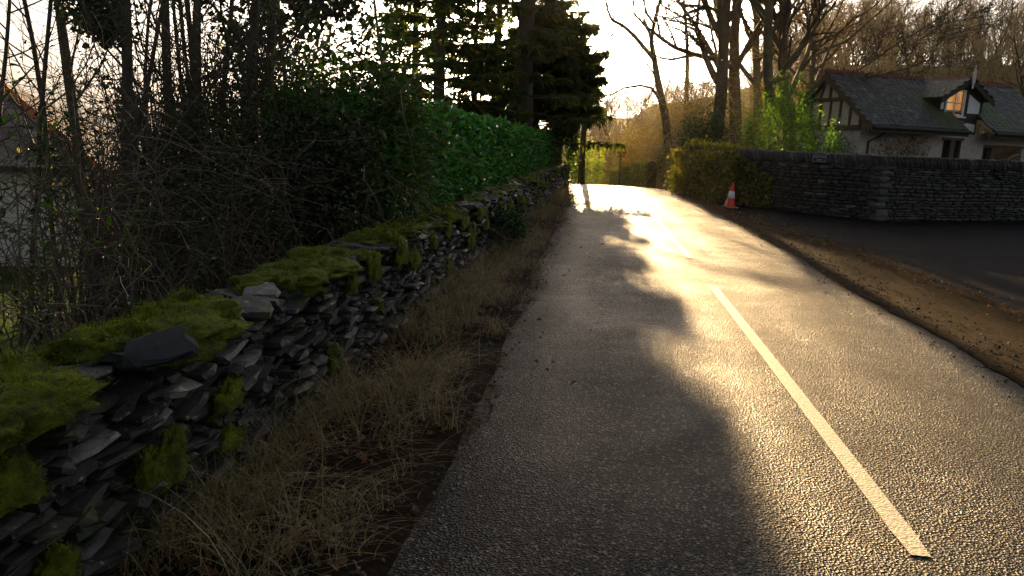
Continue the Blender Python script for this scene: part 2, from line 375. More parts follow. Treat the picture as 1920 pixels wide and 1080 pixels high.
    def build(s, name, mats, parent=None, smooth=False, origin=None):
        for (n, sd), L in list(s.tubes.items()):
            s.tubes_batch(np.stack([p for p, _ in L]), np.stack([r for _, r in L]), sd)
        s.tubes = {}
        V = np.vstack(s.v) if s.v else np.zeros((0, 3))
        org = np.array(origin if origin is not None else (0, 0, 0), float)
        V = V - org
        me = bpy.data.meshes.new(name)
        loops = []; starts = []; tot = []; mis = []; k = 0
        for (n, mi), L in s.f.items():
            fa = np.vstack(L); loops.append(fa.ravel()); m = len(fa)
            starts.append(k + np.arange(m) * n); tot.append(np.full(m, n)); mis.append(np.full(m, mi)); k += m * n
        loops = np.concatenate(loops); starts = np.concatenate(starts); mis = np.concatenate(mis)
        me.vertices.add(len(V)); me.vertices.foreach_set('co', V.ravel())
        me.loops.add(len(loops)); me.loops.foreach_set('vertex_index', loops.astype(np.int32))
        me.polygons.add(len(starts)); me.polygons.foreach_set('loop_start', starts.astype(np.int32))
        me.polygons.foreach_set('material_index', mis.astype(np.int32))
        me.polygons.foreach_set('use_smooth', np.full(len(starts), smooth))
        me.update(calc_edges=True); me.validate()
        for m in (mats if isinstance(mats, (list, tuple)) else [mats]): me.materials.append(m)
        o = bpy.data.objects.new(name, me); C.objects.link(o)
        if parent is not None: o.parent = parent
        elif origin is not None: o.location = org
        return o
def tag(o, label=None, cat=None, group=None, kind=None):
    for k, v in (('label', label), ('category', cat), ('group', group), ('kind', kind)):
        if v: o[k] = v
    return o
def empty(name, loc, label, cat, group=None, rz=0):
    o = bpy.data.objects.new(name, None); C.objects.link(o); o.location = loc; o.rotation_euler = (0, 0, rz)
    return tag(o, label, cat, group)
def copy_tree(o, loc, rz, sc, label=None, group=None):
    c = o.copy(); C.objects.link(c); c.location = loc; c.rotation_euler = (0, 0, rz); c.scale = (sc, sc, sc)
    if label: c['label'] = label
    if group: c['group'] = group
    for ch in o.children:
        d = ch.copy(); C.objects.link(d); d.parent = c
    return c
def fbm(p, sc=1.0, oct=4): return mnoise.fractal(Vector(p) * sc, 1.0, 2.0, oct)

# ------------------------------------------------------------------ setting: ground, road, driveway, verges
def fbm(p, sc=1.0, oct=4): return mnoise.fractal(Vector(p) * sc, 1.0, 2.0, oct)
svals = np.concatenate([np.arange(-40, -4, 4), np.arange(-4, 12, .4), np.arange(12, 60, .8), np.arange(60, 120, 4), np.arange(120, 700, 40)])
lvals = np.concatenate([np.arange(-400, -60, 40), np.arange(-60, -12, 3), np.arange(-12, -2.4, .5), np.arange(-2.4, -.7, .2), np.arange(-.6, 3.4, 1.0), np.arange(3.4, 13, .5), np.arange(13, 60, 3), np.arange(60, 420, 40)])
S, L = np.meshgrid(svals, lvals, indexing='ij')
X, Y = rw(S, L)
Z = terrain(X, Y)
onroad = (L > -.75 + bend(S)) & (L < 3.2 + bend(S)) & (S < 62)
Z = np.where(onroad, Z - .08, Z)
Z = np.where((L >= 3.2 + bend(S)) & (L < 16) & (S < 30), Z - .05, Z)
verge = (L > -2.0) & (L <= -.75 + bend(S)) & (S < 34)
Z = Z + np.where(verge, .03 + .03 * np.sin(S * 2.1 + L * 3) * np.sin(S * 1.3), 0)
mb = MB(); mb.grid(np.stack([X, Y, Z], -1))
fa = mb.f.pop((4, 0))[0]
cl = L.ravel()[fa].mean(1); cs = S.ravel()[fa].mean(1); cd = np.hypot(X, Y).ravel()[fa].mean(1)
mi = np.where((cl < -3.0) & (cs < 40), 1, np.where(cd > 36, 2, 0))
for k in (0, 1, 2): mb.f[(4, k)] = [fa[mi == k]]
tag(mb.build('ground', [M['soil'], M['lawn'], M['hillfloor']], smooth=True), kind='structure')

def strip(s0, s1, ds, lf, rf, nl, zf, lift, name, mat, edge=False):
    s = np.arange(s0, s1 + ds, ds); t = np.linspace(0, 1, nl)
    S, T = np.meshgrid(s, t, indexing='ij'); Lc = lf(S) * (1 - T) + rf(S) * T
    X, Y = rw(S, Lc); Z = terrain(X, Y) + zf(S, Lc, T) + lift
    mb = MB(); mb.grid(np.stack([X, Y, Z], -1)); o = mb.build(name, mat, smooth=True)
    if edge:
        a = o.data.attributes.new('edge', 'FLOAT', 'POINT')
        e = np.maximum(np.clip((Lc - (lf(S) + .55)) / -.55, 0, 1), np.clip((Lc - (rf(S) - .75)) / .75, 0, 1))
        a.data.foreach_set('value', e.ravel().astype(np.float32))
        a = o.data.attributes.new('track', 'FLOAT', 'POINT'); q = Lc - bend(S)
        e = sum(np.exp(-((q - c) / .24) ** 2) for c in (-.30, 1.02, 1.88, 2.95)); a.data.foreach_set('value', np.clip(e, 0, 1).ravel().astype(np.float32))
    return tag(o, kind='structure')
def _wig(s, k): return np.vectorize(lambda a: .055 * fbm((a * 1.6, k, 0), 1, 4) + .02 * fbm((a * 9, k, 5), 1, 3))(s)
def road_l(s): return -.85 + bend(s) + .04 * np.sin(s * 1.7) + _wig(s, 3.7)
def road_r(s): return 3.35 + bend(s) + .05 * np.sin(s * 1.1) + _wig(s, 8.1) - .045 * np.clip(s - 36, 0, 30)
def camber(S, Lc, T): return .05 * (1 - (2 * T - 1) ** 2) * np.ones_like(S) - .01 * (T < .02) - .01 * (T > .98)
strip(-4, 62, .1, road_l, road_r, 57, camber, .0, 'road', M['road'], True)
def mud_r(s): return np.interp(s, [-4, 2, 6, 9, 14.6, 17.2, 21.6, 25, 29, 31], [6.2, 6.0, 5.3, 4.8, 4.75, 4.1, 3.6, 3.2, 2.6, 2.5]) + 3.2 * _wig(s, 15.3)
_bn = lambda S, Lc: np.vectorize(lambda a, b: fbm((a * 1.1, b * 2.4, 3.3), 1.0))(S, Lc)
strip(-4, 31, .14, lambda s: road_r(s) - .06, mud_r, 18, lambda S, Lc, T: (.002 + .014 * np.clip(_bn(S, Lc) + .25, -.1, 1.2)) * np.sin(PI * np.clip(T, 0, 1)) ** .6 + .004, .0, 'muddy_verge', M['mud'])
# wall line on the right (front foot), used by the driveway too
W0 = on_z(1262, 360)[:2] + np.array([.25, -.4]); W1 = on_z(1366, 382)[:2]; W2 = on_z(1640, 415)[:2]; W3 = on_z(1920, 415)[:2]
W4 = W2 + (W3 - W2) * 1.9
dpts = [rw(s, float(mud_r(s)) - .25) for s in (-4, 0, 3, 6, 9, 12, 14.6, 16, 17.2, 19, 20.5, 21.8)]
dpts = [np.array(p) for p in dpts] + [W1 + (W2 - W1) * .06, W2 + np.array([0, .25]), W4 + np.array([-.1, .25]), np.array(rw(6, 26)), np.array(rw(-4, 22))]
mb = MB(); base = [(p[0], p[1], .006) for p in dpts]
mb.v.append(np.array(base)); mb.n = len(base); mb.f[(len(base), 0)] = [np.array([list(range(len(base)))[::-1]])]
o = mb.build('driveway', M['drive'])
import bmesh
bm = bmesh.new(); bm.from_mesh(o.data); bmesh.ops.triangulate(bm, faces=bm.faces[:]); bmesh.ops.recalc_face_normals(bm, faces=bm.faces[:])
if bm.faces[0].normal.z < 0: bmesh.ops.reverse_faces(bm, faces=bm.faces[:])
bm.to_mesh(o.data); bm.free(); tag(o, kind='structure')

for k, (a, b) in enumerate([(3.07, 9.15), (11.4, 17.2), (19.6, 25.4), (27.6, 33.4)]):
    s = np.linspace(a, b, 60); w = .052 + .004 * np.array([fbm((t * 9, 1, k), 1) for t in s]); w[0] *= .8; w[-1] *= .8
    w[1] *= .9
    lc = 1.42 + bend(s); rows = []
    for sg in (-1, -.33, .33, 1):
        ll = lc + sg * w; x, y = rw(s, ll); T = (ll - road_l(s)) / (road_r(s) - road_l(s))
        rows.append(np.stack([x, y, terrain(x, y) + .05 * (1 - (2 * T - 1) ** 2) + .005], -1))
    mb = MB(); mb.grid(np.stack(rows, 0)); tag(mb.build('road_marking', M['paint'], smooth=True), kind='structure')

# ------------------------------------------------------------------ left dry stone wall
RD3 = np.array([RD[0], RD[1], 0]); RN3 = np.array([RN[0], RN[1], 0]); UP = np.array([0, 0, 1.])
def rw3(s, l, z): x, y = rw(s, l); return np.stack([x, y, np.broadcast_to(z, np.shape(x))], -1)
def wz(s): return np.minimum(0, -.0055 * np.clip(np.asarray(s, float) - 28, 0, None) ** 2)
SE = 33.0
wl = empty('dry_stone_wall', (0, 0, 0), 'low mossy dry stone wall of loose dark slate along the left verge', 'wall')
mb = MB()
sx = np.arange(-3, SE, .5)
for side, lo in ((0, -1.86), (1, -2.14)):
    pass
core = np.stack([np.stack([rw3(sx, np.full_like(sx, l), z + wz(sx)) for l, z in ((-1.81, -.25), (-1.84, .70), (-2.10, .70), (-2.13, -1.2))], 1)], 0)[0]
mb.grid(core); mb.build('earth_core', M['wallcore'], wl)
mb = MB(); cen = []; hal = []; rot = []
def course(l0, zlo, zhi, sgn, s0, s1, dmin):
    z = zlo
    while z < zhi:
        h = rng.uniform(.024, .062)
        s = s0 + rng.uniform(0, .2)
        while s < s1:
            ln = rng.uniform(.07, .30) * (1 if rng.random() > .2 else .5)
            zz = z + .035 * math.sin(s * .9 + 2) + .02 * math.sin(s * 2.7 + z * 5) + h / 2
            out = rng.uniform(-.05, .035) + (.05 if rng.random() < .06 else 0)
            cen.append((s + ln / 2, l0 + sgn * out - sgn * .04 * (z / .9), zz + float(wz(s)))); hal.append((ln / 2 * 1.0, rng.uniform(.09, .15), h / 2 * rng.uniform(.8, 1.12)))
            rot.append((rng.normal(0, .05), rng.normal(0, .10) + .10, rng.normal(0, .09)))
            s += ln + rng.uniform(0, .02)
        z += h
course(-1.80, -.08, .74, 1, -2.5, SE, .1)
course(-2.10, .0, .74, -1, -2.5, 14, .1)
def place_stones(mb, cen, hal, rot, mi=0, jit=.16):
    cen = np.array(cen); hal = np.array(hal); rot = np.array(rot)
    c = rw3(cen[:, 0], cen[:, 1], cen[:, 2])
    # small rotations about wall axes
    ex = RD3 + rot[:, 2:3] * RN3 + rot[:, 1:2] * UP; ex = norm(ex)
    ez = norm(UP + rot[:, 0:1] * RN3 - rot[:, 1:2] * RD3); ey = np.cross(ez, ex); ez = np.cross(ex, ey)
    mb.stones(c, hal, ex, ey, ez, jit, mi)
place_stones(mb, cen, hal, rot)
mb.build('slate_courses', M['slate'], wl)
# coping rubble
mb = MB(); cen = []; hal = []; rot = []
s = -2.4
while s < SE:
    ln = rng.uniform(.09, .25); h = rng.uniform(.016, .045)
    for l in (-1.82 + rng.uniform(-.05, .05), -2.02 + rng.uniform(-.05, .05)):
        cen.append((s + ln / 2, l, .765 + rng.uniform(0, .04) + float(wz(s)))); hal.append((ln / 2, rng.uniform(.08, .14), h)); rot.append((rng.normal(0, .12), rng.normal(0, .16), rng.normal(0, .3)))
    s += ln * rng.uniform(.8, 1.05)
place_stones(mb, cen, hal, rot, jit=.2); mb.build('coping_stones', M['slate'], wl)
# moss cushions
mb = MB(); fz_b = []; fz_d = []
def mound(s, l, z, rs_, rl, h, seed, tiltl=0.0):
    nu, nv = 22, 11; c = rw3(np.array(s), np.array(l), z)
    P = np.zeros((nu + 1, nv, 3))
    for i in range(nu + 1):
        a = 2 * PI * (i % nu) / nu
        for j in range(nv):
            b = (PI / 2 * 1.25) * j / (nv - 1) - PI / 2 * .25
            v = Vector((math.cos(a) * math.cos(b), math.sin(a) * math.cos(b), math.sin(b)))
            d = 1 + .45 * fbm((v.x * 1.5 + seed, v.y * 1.5, v.z * 1.5), 1.3, 3) + .10 * fbm((v.x * 5, v.y * 5 + seed, v.z * 5), 1.2, 3)
            p = c + RD3 * v.x * rs_ * d + RN3 * v.y * rl * d + UP * (v.z * h * d + v.y * tiltl)
            P[i, j] = p
            if fz_on:
                for _ in range(fz_on): fz_b.append(p + rng.normal(0, .010, 3)); fz_d.append(RD3 * v.x + RN3 * v.y + UP * (v.z + .5))
    P[nu] = P[0]
    mb.grid(P)
for k in range(190):
    s = .15 + 8.6 * rng.random() ** 1.05; cov = fbm((s * 1.5, 2.2, 0), 1, 3) + rng.normal(0, .22)
    if cov < -.12: continue
    l = rng.uniform(-2.06, -1.72); q = rng.uniform(.07, .17); fz_on = 2 if s < 4 else 1
    mound(s, l, .775 + .05 * rng.random(), q * rng.uniform(1., 1.8), q * rng.uniform(.7, 1.1), rng.uniform(.035, .085), seed=k * 3.1)
for k in range(22):
    s = .2 + 8 * rng.random(); fz_on = 2 if s < 4 else 1; q = rng.uniform(.05, .13)
    mound(s, -1.665 - rng.uniform(0, .03), .70 - .5 * rng.random() ** 1.6, q * rng.uniform(.8, 1.6), .035, q * rng.uniform(.8, 1.5), seed=k * 2.3 + 9)
fz_on = 0
for k in range(110):
    s = 8.5 + 24 * k / 110 + rng.uniform(-.1, .1); hang = rng.random() < .35
    mound(s, -1.67 if hang else rng.uniform(-2.05, -1.76), (rng.uniform(.35, .7) if hang else .79) + float(wz(s)), rng.uniform(.12, .32), .05 if hang else rng.uniform(.1, .18), rng.uniform(.08, .16) if hang else rng.uniform(.04, .08), k * 1.7 + 50)
ms = mb.build('moss', M['moss'], wl, smooth=True)
mb = MB(); fb = np.array(fz_b); fd = np.array(fz_d) + rng.normal(0, .5, (len(fz_b), 3)); N = len(fb)
mb.blades(fb, fd, rng.uniform(.008, .020, N), rng.uniform(.0025, .005, N), rng.normal(0, .35, (N, 3)), 2)
mb.build('moss_shoots', M['mossfuzz'], wl); wl.children[-1]['kind'] = 'stuff'
# loose slab lying on the wall
mb = MB(); c = on_z(303, 652, .885)
ax = norm(np.array([.9, .5, .18])); az_ = norm(np.array([.12, -.32, .93])); ay = np.cross(az_, ax)
mb.stones(c[None], np.array([[.115, .085, .022]]), ax[None], ay[None], az_[None], .26)
tag(mb.build('slate_slab', simple_mat('bare_slate', (.034, .036, .041), (.020, .021, .024), 9, .85, .7, spec=.2)), 'bare dark grey slate slab lying loose on top of the mossy wall', 'slab')

# verge vegetation
mb = MB(); B = []; Dv = []; Ln = []; Wd = []; Bd = []
for k in range(1150):
    s = .4 + 24 * rng.random() ** 2.0; l = rng.uniform(-1.72, -.88 + .08 * math.sin(s * 2)) + float(bend(s)) * .3
    if l > -1.0 and rng.random() < .5: continue
    if fbm((s * 1.3, l * 2.0, 4.4), 1, 3) + rng.normal(0, .12) < -.06: continue
    n = int(rng.integers(16, 40)); x, y = rw(s, l); big = rng.uniform(.5, 1.15) * (1 if l < -1.2 else .5)
    for _ in range(n):
        a = rng.uniform(0, 2 * PI); q = rng.uniform(.05, .5)
        B.append((x + rng.normal(0, .05), y + rng.normal(0, .05), .02)); Dv.append((math.cos(a) * q, math.sin(a) * q, 1))
        Ln.append(rng.uniform(.2, .78) * big); Wd.append(rng.uniform(.0025, .0075)); Bd.append((math.cos(a) * rng.uniform(.2, .9) + .15, math.sin(a) * rng.uniform(.2, .9), -rng.uniform(.25, .85)))
mb.blades(np.array(B), np.array(Dv), np.array(Ln), np.array(Wd), np.array(Bd), 5)
tag(mb.build('dry_grass', M['straw']), 'dry straw coloured grass tufts along the foot of the mossy wall', 'grass', kind='stuff')
mb = MB(); N = 5200
s = np.where(rng.random(N) < .7, .8 + 26 * rng.random(N) ** 1.5, rng.uniform(3, 30, N)); left = rng.random(N) < .80
l = np.where(left, -1.72 + np.abs(rng.normal(0, .42, N)), np.interp(s, [0, 9, 20, 30], [4.9, 4.6, 3.5, 2.4]) + rng.normal(0, .5, N) * rng.random(N))
near = rng.random(N) < .018; l = np.where(near & left, rng.uniform(-1, .1, N), l)
x, y = rw(s, l); zz = terrain(x, y) + np.where(l < -.8, .055, .05) + rng.uniform(0, .03, N)
a = rng.uniform(0, 2 * PI, N); nr = np.stack([rng.normal(0, .5, N), rng.normal(0, .5, N), np.ones(N)], -1)
mb.leaves(np.stack([x, y, zz], -1), np.stack([np.cos(a), np.sin(a), rng.normal(0, .25, N)], -1), nr, rng.uniform(.025, .07, N), rng.uniform(.018, .04, N), 0, .25, .5)
tag(mb.build('fallen_leaves', M['deadleaf']), 'brown fallen leaves scattered along both verges', 'leaves', kind='stuff')
mb = MB(); N = 5200; left = rng.random(N) < .6
s = .6 + 20 * rng.random(N) ** 1.7; l = np.where(left, road_l(s) + rng.normal(-.08, .14, N), road_r(s) + rng.normal(.12, .22, N))
x, y = rw(s, l); q = rng.uniform(.003, .011, N) * (1 + .8 * (rng.random(N) < .06)); a = rand_dirs = norm(rng.normal(0, 1, (N, 3))); b2 = norm(np.cross(a, rng.normal(0, 1, (N, 3))))
mb.stones(np.stack([x, y, terrain(x, y) + .026 + q * .3 + .02 * (l > road_r(s))], -1), np.stack([q, q * .8, q * .6], -1), a, b2, np.cross(a, b2), .15)
tag(mb.build('gravel', simple_mat('road_grit', (.11, .095, .075), (.05, .042, .034), 3, .8, .3, iso=True)), 'loose gravel along both edges of the road', 'gravel', kind='stuff')

# ------------------------------------------------------------------ foliage generators
def rand_dir(n): return norm(rng.normal(0, 1, (n, 3)))
def bush(name, base, rx, ry, h, label, cat, nst, nlv, ls, mat, group=None, stem_mat=None, clumps=40, lw=.45, stem_r=.012, skirt=.15, spread=.17, tangles=0, rz=0., twist=.5, lr=(.6, 1.25)):
    base = np.array(base, float)
    root = empty(name, base, label, cat, group)
    st = MB(); lv = MB()
    tips = []
    ca, sa = math.cos(rz), math.sin(rz)
    def rot(v): v = np.asarray(v, float); return np.stack([v[..., 0] * ca - v[..., 1] * sa, v[..., 0] * sa + v[..., 1] * ca, v[..., 2]], -1)
    for k in range(nst):
        a = rng.uniform(0, 2 * PI); q = math.sqrt(rng.random())
        tip = np.array([math.cos(a) * q * rx, math.sin(a) * q * ry, h * (skirt + (1 - skirt) * rng.random() ** .6 * (1 - .45 * q * q))])
        b0 = np.array([rng.normal(0, rx * .22), rng.normal(0, ry * .22), 0])
        t = np.linspace(0, 1, 7)[:, None]
        mid = b0 * .5 + tip * .5 + np.array([0, 0, h * .22]) + rng.normal(0, .12, 3) * h * twist
        P = (1 - t) ** 2 * b0 + 2 * t * (1 - t) * mid + t * t * tip + rng.normal(0, .02 * h * twist, (7, 3))
        r0 = stem_r * rng.uniform(.5, 1.3)
        st.tube(rot(P), np.linspace(r0, r0 * .25, 7), 4); tips.append(P)
        for _ in range(3):
            j = int(rng.integers(2, 6)); d = rand_dir(1)[0] * np.array([1, 1, .6]) + np.array([0, 0, .3])
            q2 = P[j] + d * rng.uniform(.1, .28) * h; st.tube(rot(np.stack([P[j], (P[j] + q2) / 2 + rng.normal(0, .02 * h, 3), q2])), [r0 * .45, r0 * .3, r0 * .12], 3)
    for k in range(tangles):
        p = np.array([rng.uniform(-rx, rx), rng.uniform(-ry, ry), rng.uniform(.1, .95) * h]); d = rand_dir(1)[0]; P = [p]
        for _ in range(6): d = norm(d + rng.normal(0, .45, 3) + np.array([0, 0, -.12])); P.append(P[-1] + d * .09 * h * 1.2)
        st.tube(rot(np.array(P)), np.linspace(stem_r * .4, stem_r * .15, 7), 3)
    if nlv:
        u = rand_dir(clumps * 4); u = u[(u[:, 2] > -.35)][:clumps]
        rr = rng.uniform(lr[0], lr[1], len(u)) ** .6
        cc = np.stack([u[:, 0] * rx * rr, u[:, 1] * ry * rr, np.clip(h * (.48 + .5 * u[:, 2] * rr), .03 * h, None)], -1) * np.array([.88, .88, 1])
        w = rng.uniform(.3, 1.5, len(u)); w /= w.sum()
        idx = rng.choice(len(u), nlv, p=w)
        pos = cc[idx] + rng.normal(0, 1, (nlv, 3)) * np.array([rx, ry, h * .75]) * spread
        pos[:, 2] = np.maximum(pos[:, 2], .02)
        outw = norm(pos - np.array([0, 0, h * .4])) + rng.normal(0, .55, (nlv, 3))
        d = norm(outw * np.array([1, 1, .3]) + rng.normal(0, .5, (nlv, 3)) + np.array([0, 0, -.1]))
        nr = outw * .5 + np.array([0, 0, .9]) + rng.normal(0, .45, (nlv, 3))
        L_ = rng.uniform(.65, 1.25, nlv) * ls
        lv.leaves(rot(pos), rot(d), rot(nr), L_, L_ * lw)
    if nst or tangles: st.build('stems', stem_mat or M['stem'], root)
    if nlv: lv.build('foliage', mat, root)
    return root

def grow(br, p, d, L, r, lvl, cfg):
    n = cfg['n'][lvl]; P = [p]; dd = d.copy(); Rr = [r]
    for i in range(n):
        dd = norm(dd + rng.normal(0, cfg['gn'][lvl], 3) + np.array([0, 0, cfg['up'][lvl]]))
        P.append(P[-1] + dd * L / n); Rr.append(r * (1 - (1 - cfg['tp'][lvl]) * (i + 1) / n))
    P = np.array(P); br.append((lvl, P, np.array(Rr)))
    if lvl + 1 >= len(cfg['n']): return
    k = cfg['ch'][lvl]; k = int(rng.integers(max(1, int(k * .75)), int(k * 1.25) + 1))
    for j in range(k):
        t = cfg['st'][lvl] + (1 - cfg['st'][lvl]) * (j + rng.random()) / k
        f = min(t * n, n - 1e-3); i = int(f); q = P[i] + (P[i + 1] - P[i]) * (f - i); rr = Rr[i]
        ax = norm(P[i + 1] - P[i]); sd = rand_dir(1)[0]; sd = norm(sd - ax * (sd @ ax))
        an = cfg['an'][lvl] * rng.uniform(.7, 1.3)
        cd = norm(ax * math.cos(an) + sd * math.sin(an))
        if cd[2] < -.15 and lvl < 2: cd[2] *= -.4; cd = norm(cd)
        grow(br, q, cd, L * cfg['ln'][lvl] * rng.uniform(.6, 1.2) * (1 - .35 * t), min(rr * .62, r * cfg['rd'][lvl]), lvl + 1, cfg)
CFG = dict(
    broad=dict(n=(9, 7, 5, 4, 3), gn=(.05, .14, .18, .22, .25), up=(.03, .06, .05, .05, .03), tp=(.35, .25, .25, .3, .4), ch=(12, 6, 6, 6), st=(.33, .2, .15, .1), an=(.75, .75, .8, .8), ln=(.62, .6, .55, .5), rd=(.5, .5, .5, .5)),
    slim=dict(n=(10, 6, 5, 3), gn=(.045, .12, .16, .2), up=(.03, .10, .06, .03), tp=(.3, .25, .3, .4), ch=(12, 5, 6), st=(.25, .15, .1), an=(.8, .7, .8), ln=(.36, .5, .5), rd=(.28, .5, .5)),
    pole=dict(n=(10, 5, 4, 3), gn=(.035, .14, .18, .22), up=(.03, .08, .05, .02), tp=(.4, .25, .3, .4), ch=(14, 5, 5), st=(.35, .15, .1), an=(.95, .8, .8), ln=(.26, .55, .5), rd=(.22, .5, .5)),
    hill=dict(n=(6, 5, 4, 3), gn=(.06, .15, .2, .25), up=(.03, .10, .06, .04), tp=(.35, .25, .3, .4), ch=(14, 9, 9), st=(.25, .15, .1), an=(.7, .7, .7), ln=(.5, .5, .48), rd=(.45, .5, .5)),
)
def tree_parts(root, trunks, cfgname, bark, twig, min_r=.006, sc=1.0):
    """trunks: list of (start, dir, length, radius) in local coordinates"""
    br = []
    for (p, d, L, r) in trunks: grow(br, np.array(p, float), norm(np.array(d, float)), L, r, 0, CFG[cfgname])
    return limbs_build(root, br, bark, twig, min_r)
def limbs_build(root, br, bark, twig, min_r=.006):
    tr = MB(); tw = MB()
    for lvl, P, Rr in br:
        Rr = np.maximum(Rr, min_r * (.6 if lvl >= 3 else 1))
        if lvl <= 1: tr.tube(P, Rr * (1 + .04 * rng.normal(0, 1, len(Rr))), 9 if lvl == 0 else 6)
        else: tw.tube(P, Rr, 4 if lvl == 2 else 3)
    tr.build('trunk', bark, root, smooth=True)
    if tw.tubes: tw.build('crown', twig, root)
    return br
def tree(name, base, trunks, cfgname, label, cat, bark='bark', twig='twig', group=None, min_r=.006, sink=.15):
    base = np.array(base, float) - np.array([0, 0, sink])
    root = empty(name, base, label, cat, group)
    br = tree_parts(root, trunks, cfgname, M[bark], M[twig], min_r)
    return root, br
def trunk_to(px0, px1, py1, D, L, r, dD=0):     # trunk from the ground under px0 towards the point at (px1, py1)
    b = gnd(px0, D); t = at(px1, py1, D + dD); return b, [((0, 0, 0), t - b, L, r)]

def clothe(root, br, mat, n, ls, rad, zmax, zmin=0, part='ivy'):
    lv = MB(); pos = []
    segs = [(P, R) for lvl, P, R in br if lvl <= 1]
    allp = np.vstack([P[:-1] + (P[1:] - P[:-1]) * rng.random((len(P) - 1, 1)) for P, R in segs for _ in range(6)])
    allp = allp[(allp[:, 2] < zmax) & (allp[:, 2] > zmin)]
    if len(allp) == 0: return
    idx = rng.integers(0, len(allp), n)
    pos = allp[idx] + rng.normal(0, rad, (n, 3))
    d = rand_dir(n); d[:, 2] -= .3
    nr = norm(pos - allp[idx]) + rng.normal(0, .4, (n, 3)); L_ = rng.uniform(.6, 1.3, n) * ls
    lv.leaves(pos, d, nr, L_, L_ * .8); lv.build(part, mat, root)

rng = np.random.default_rng(101)
# ------------------------------------------------------------------ laurel hedge
def hedge():
    root = empty('laurel_hedge', tuple(rw3(np.array(8.), np.array(-2.9), 0.)), 'long clipped glossy green laurel hedge behind the low wall', 'hedge')
    org = np.array(root.location)
    mb = MB(); s0, s1 = 7.6, 31.5
    def top(s): return 2.02 - .006 * (s - 8) + .05 * np.sin(s * 1.3) + .03 * np.sin(s * 3.1) + wz(s)
    ss = np.arange(s0 + .15, s1, .5)
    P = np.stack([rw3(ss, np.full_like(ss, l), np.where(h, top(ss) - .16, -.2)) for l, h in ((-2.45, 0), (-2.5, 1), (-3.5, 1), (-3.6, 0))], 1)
    mb.grid(P); mb.build('branches', M['wallcore'], root).data.transform(Matrix.Translation(-Vector(org)))  # dark inner shell added to block light through the leaves
    lv = MB()
    def face(n, fs, fl, fz, nrm_, ls):
        pos = rw3(fs, fl, fz); N = len(fs)
        nr = np.array(nrm_) + rng.normal(0, .45, (N, 3))
        d = rng.normal(0, .6, (N, 3)) + np.array(nrm_) * .55 + RD3 * rng.choice([-.5, .5], (N, 1)) + np.array([0, 0, .25])
        L_ = ls * rng.uniform(.7, 1.25, N); lv.leaves(pos, d, nr * .8 + np.array([0, 0, .5]), L_, L_ * .42, 0, .2, .22)
    n = 17000; s = s0 + (s1 - s0) * rng.random(n) ** 1.35; z = rng.random(n)
    face(n, s, -2.36 + rng.normal(0, .06, n) - .06 * (rng.random(n) < .3), .35 + (top(s) - .3) * z, RN3, .145)
    n = 7000; s = s0 + (s1 - s0) * rng.random(n) ** 1.2; l = rng.uniform(-3.6, -2.32, n)
    face(n, s, l, top(s) + rng.normal(0, .05, n) - .05, UP, .145)
    n = 900; l = rng.uniform(-3.6, -2.3, n); face(n, np.full(n, s0) + rng.normal(0, .07, n), l, .3 + 1.75 * rng.random(n), -RD3, .125)
    n = 700; l = rng.uniform(-3.6, -2.3, n); face(n, np.full(n, s1) + rng.normal(0, .07, n), l, .3 + 1.7 * rng.random(n) + float(wz(s1)), RD3, .125)
    lv.build('foliage', M['laurel'], root).data.transform(Matrix.Translation(-Vector(org)))
hedge()

rng = np.random.default_rng(102)
# ------------------------------------------------------------------ conifers
def conifer_mesh(h, r, base_h, seed, dens=1.0, spread=.20, gap=1.0, taper=.8, droop=1.0):
    tr = MB(); lv = MB(); br = MB()
    P = np.array([[.05 * math.sin(z), .05 * math.cos(z * .8), z] for z in np.linspace(0, h, 12)]); tr.tube(P, np.linspace(r, r * .12, 12) * (1 + .35 * np.exp(-np.linspace(0, h, 12))), 10)
    z = base_h
    while z < h - .3:
        nb = int(rng.integers(4, 7)); f = (z - base_h) / (h - base_h)
        Lb = (1 - f) ** taper * (h * spread) + .5
        for k in range(nb):
            a = rng.uniform(0, 2 * PI); L = Lb * rng.uniform(.45, 1.1); dr = rng.uniform(-.05, .32) * droop
            n = 7; t = np.linspace(0, 1, n)
            Q = np.stack([np.cos(a) * L * t, np.sin(a) * L * t, z + .12 * L * t - dr * L * t ** 1.6 + .16 * L * np.clip(t - .7, 0, 1)], -1) + np.stack([rng.normal(0, .03 * L, n) * t] * 3, -1)
            br.tube(Q, np.linspace(.035, .008, n), 4)
            m = int(17 * L * dens) + 6
            tt = rng.uniform(.22, 1, m) ** .8; i = np.minimum((tt * (n - 1)).astype(int), n - 2); p = Q[i] + (Q[i + 1] - Q[i]) * (tt * (n - 1) - i)[:, None]
            side = rng.choice([-1, 1], m); wd = .34 * L * (1.05 - tt) + .12
            dd = np.stack([-np.sin(a) * side + np.cos(a) * .6, np.cos(a) * side + np.sin(a) * .6, rng.normal(-.25, .25, m)], -1)
            off = rng.uniform(0, 1, m)[:, None] * norm(dd) * wd[:, None] * .8
            # every spray is three narrow needle fronds
            for q in range(3):
                d2 = norm(dd) + rng.normal(0, .35, (m, 3)); LL = rng.uniform(.16, .42, m)
                lv.leaves(p + off * (q + 1) / 3, d2, np.array([0, 0, 1.]) + rng.normal(0, .35, (m, 3)), LL, LL * rng.uniform(.16, .3, m), 0, .3, .1)
        z += rng.uniform(.32, .62) * gap
    return tr, br, lv
def conifer(base, h, r, base_h, label, dens=1.0, rz=0, **kw):
    root = empty('conifer_tree', base, label, 'tree', 'dark conifers behind the laurel hedge', rz)
    tr, br, lv = conifer_mesh(h, r, base_h, 0, dens, **kw)
    tr.build('trunk', M['bark_dark'], root, smooth=True); br.build('branches', M['bark_dark'], root); lv.build('needles', M['needle'], root)
    return root
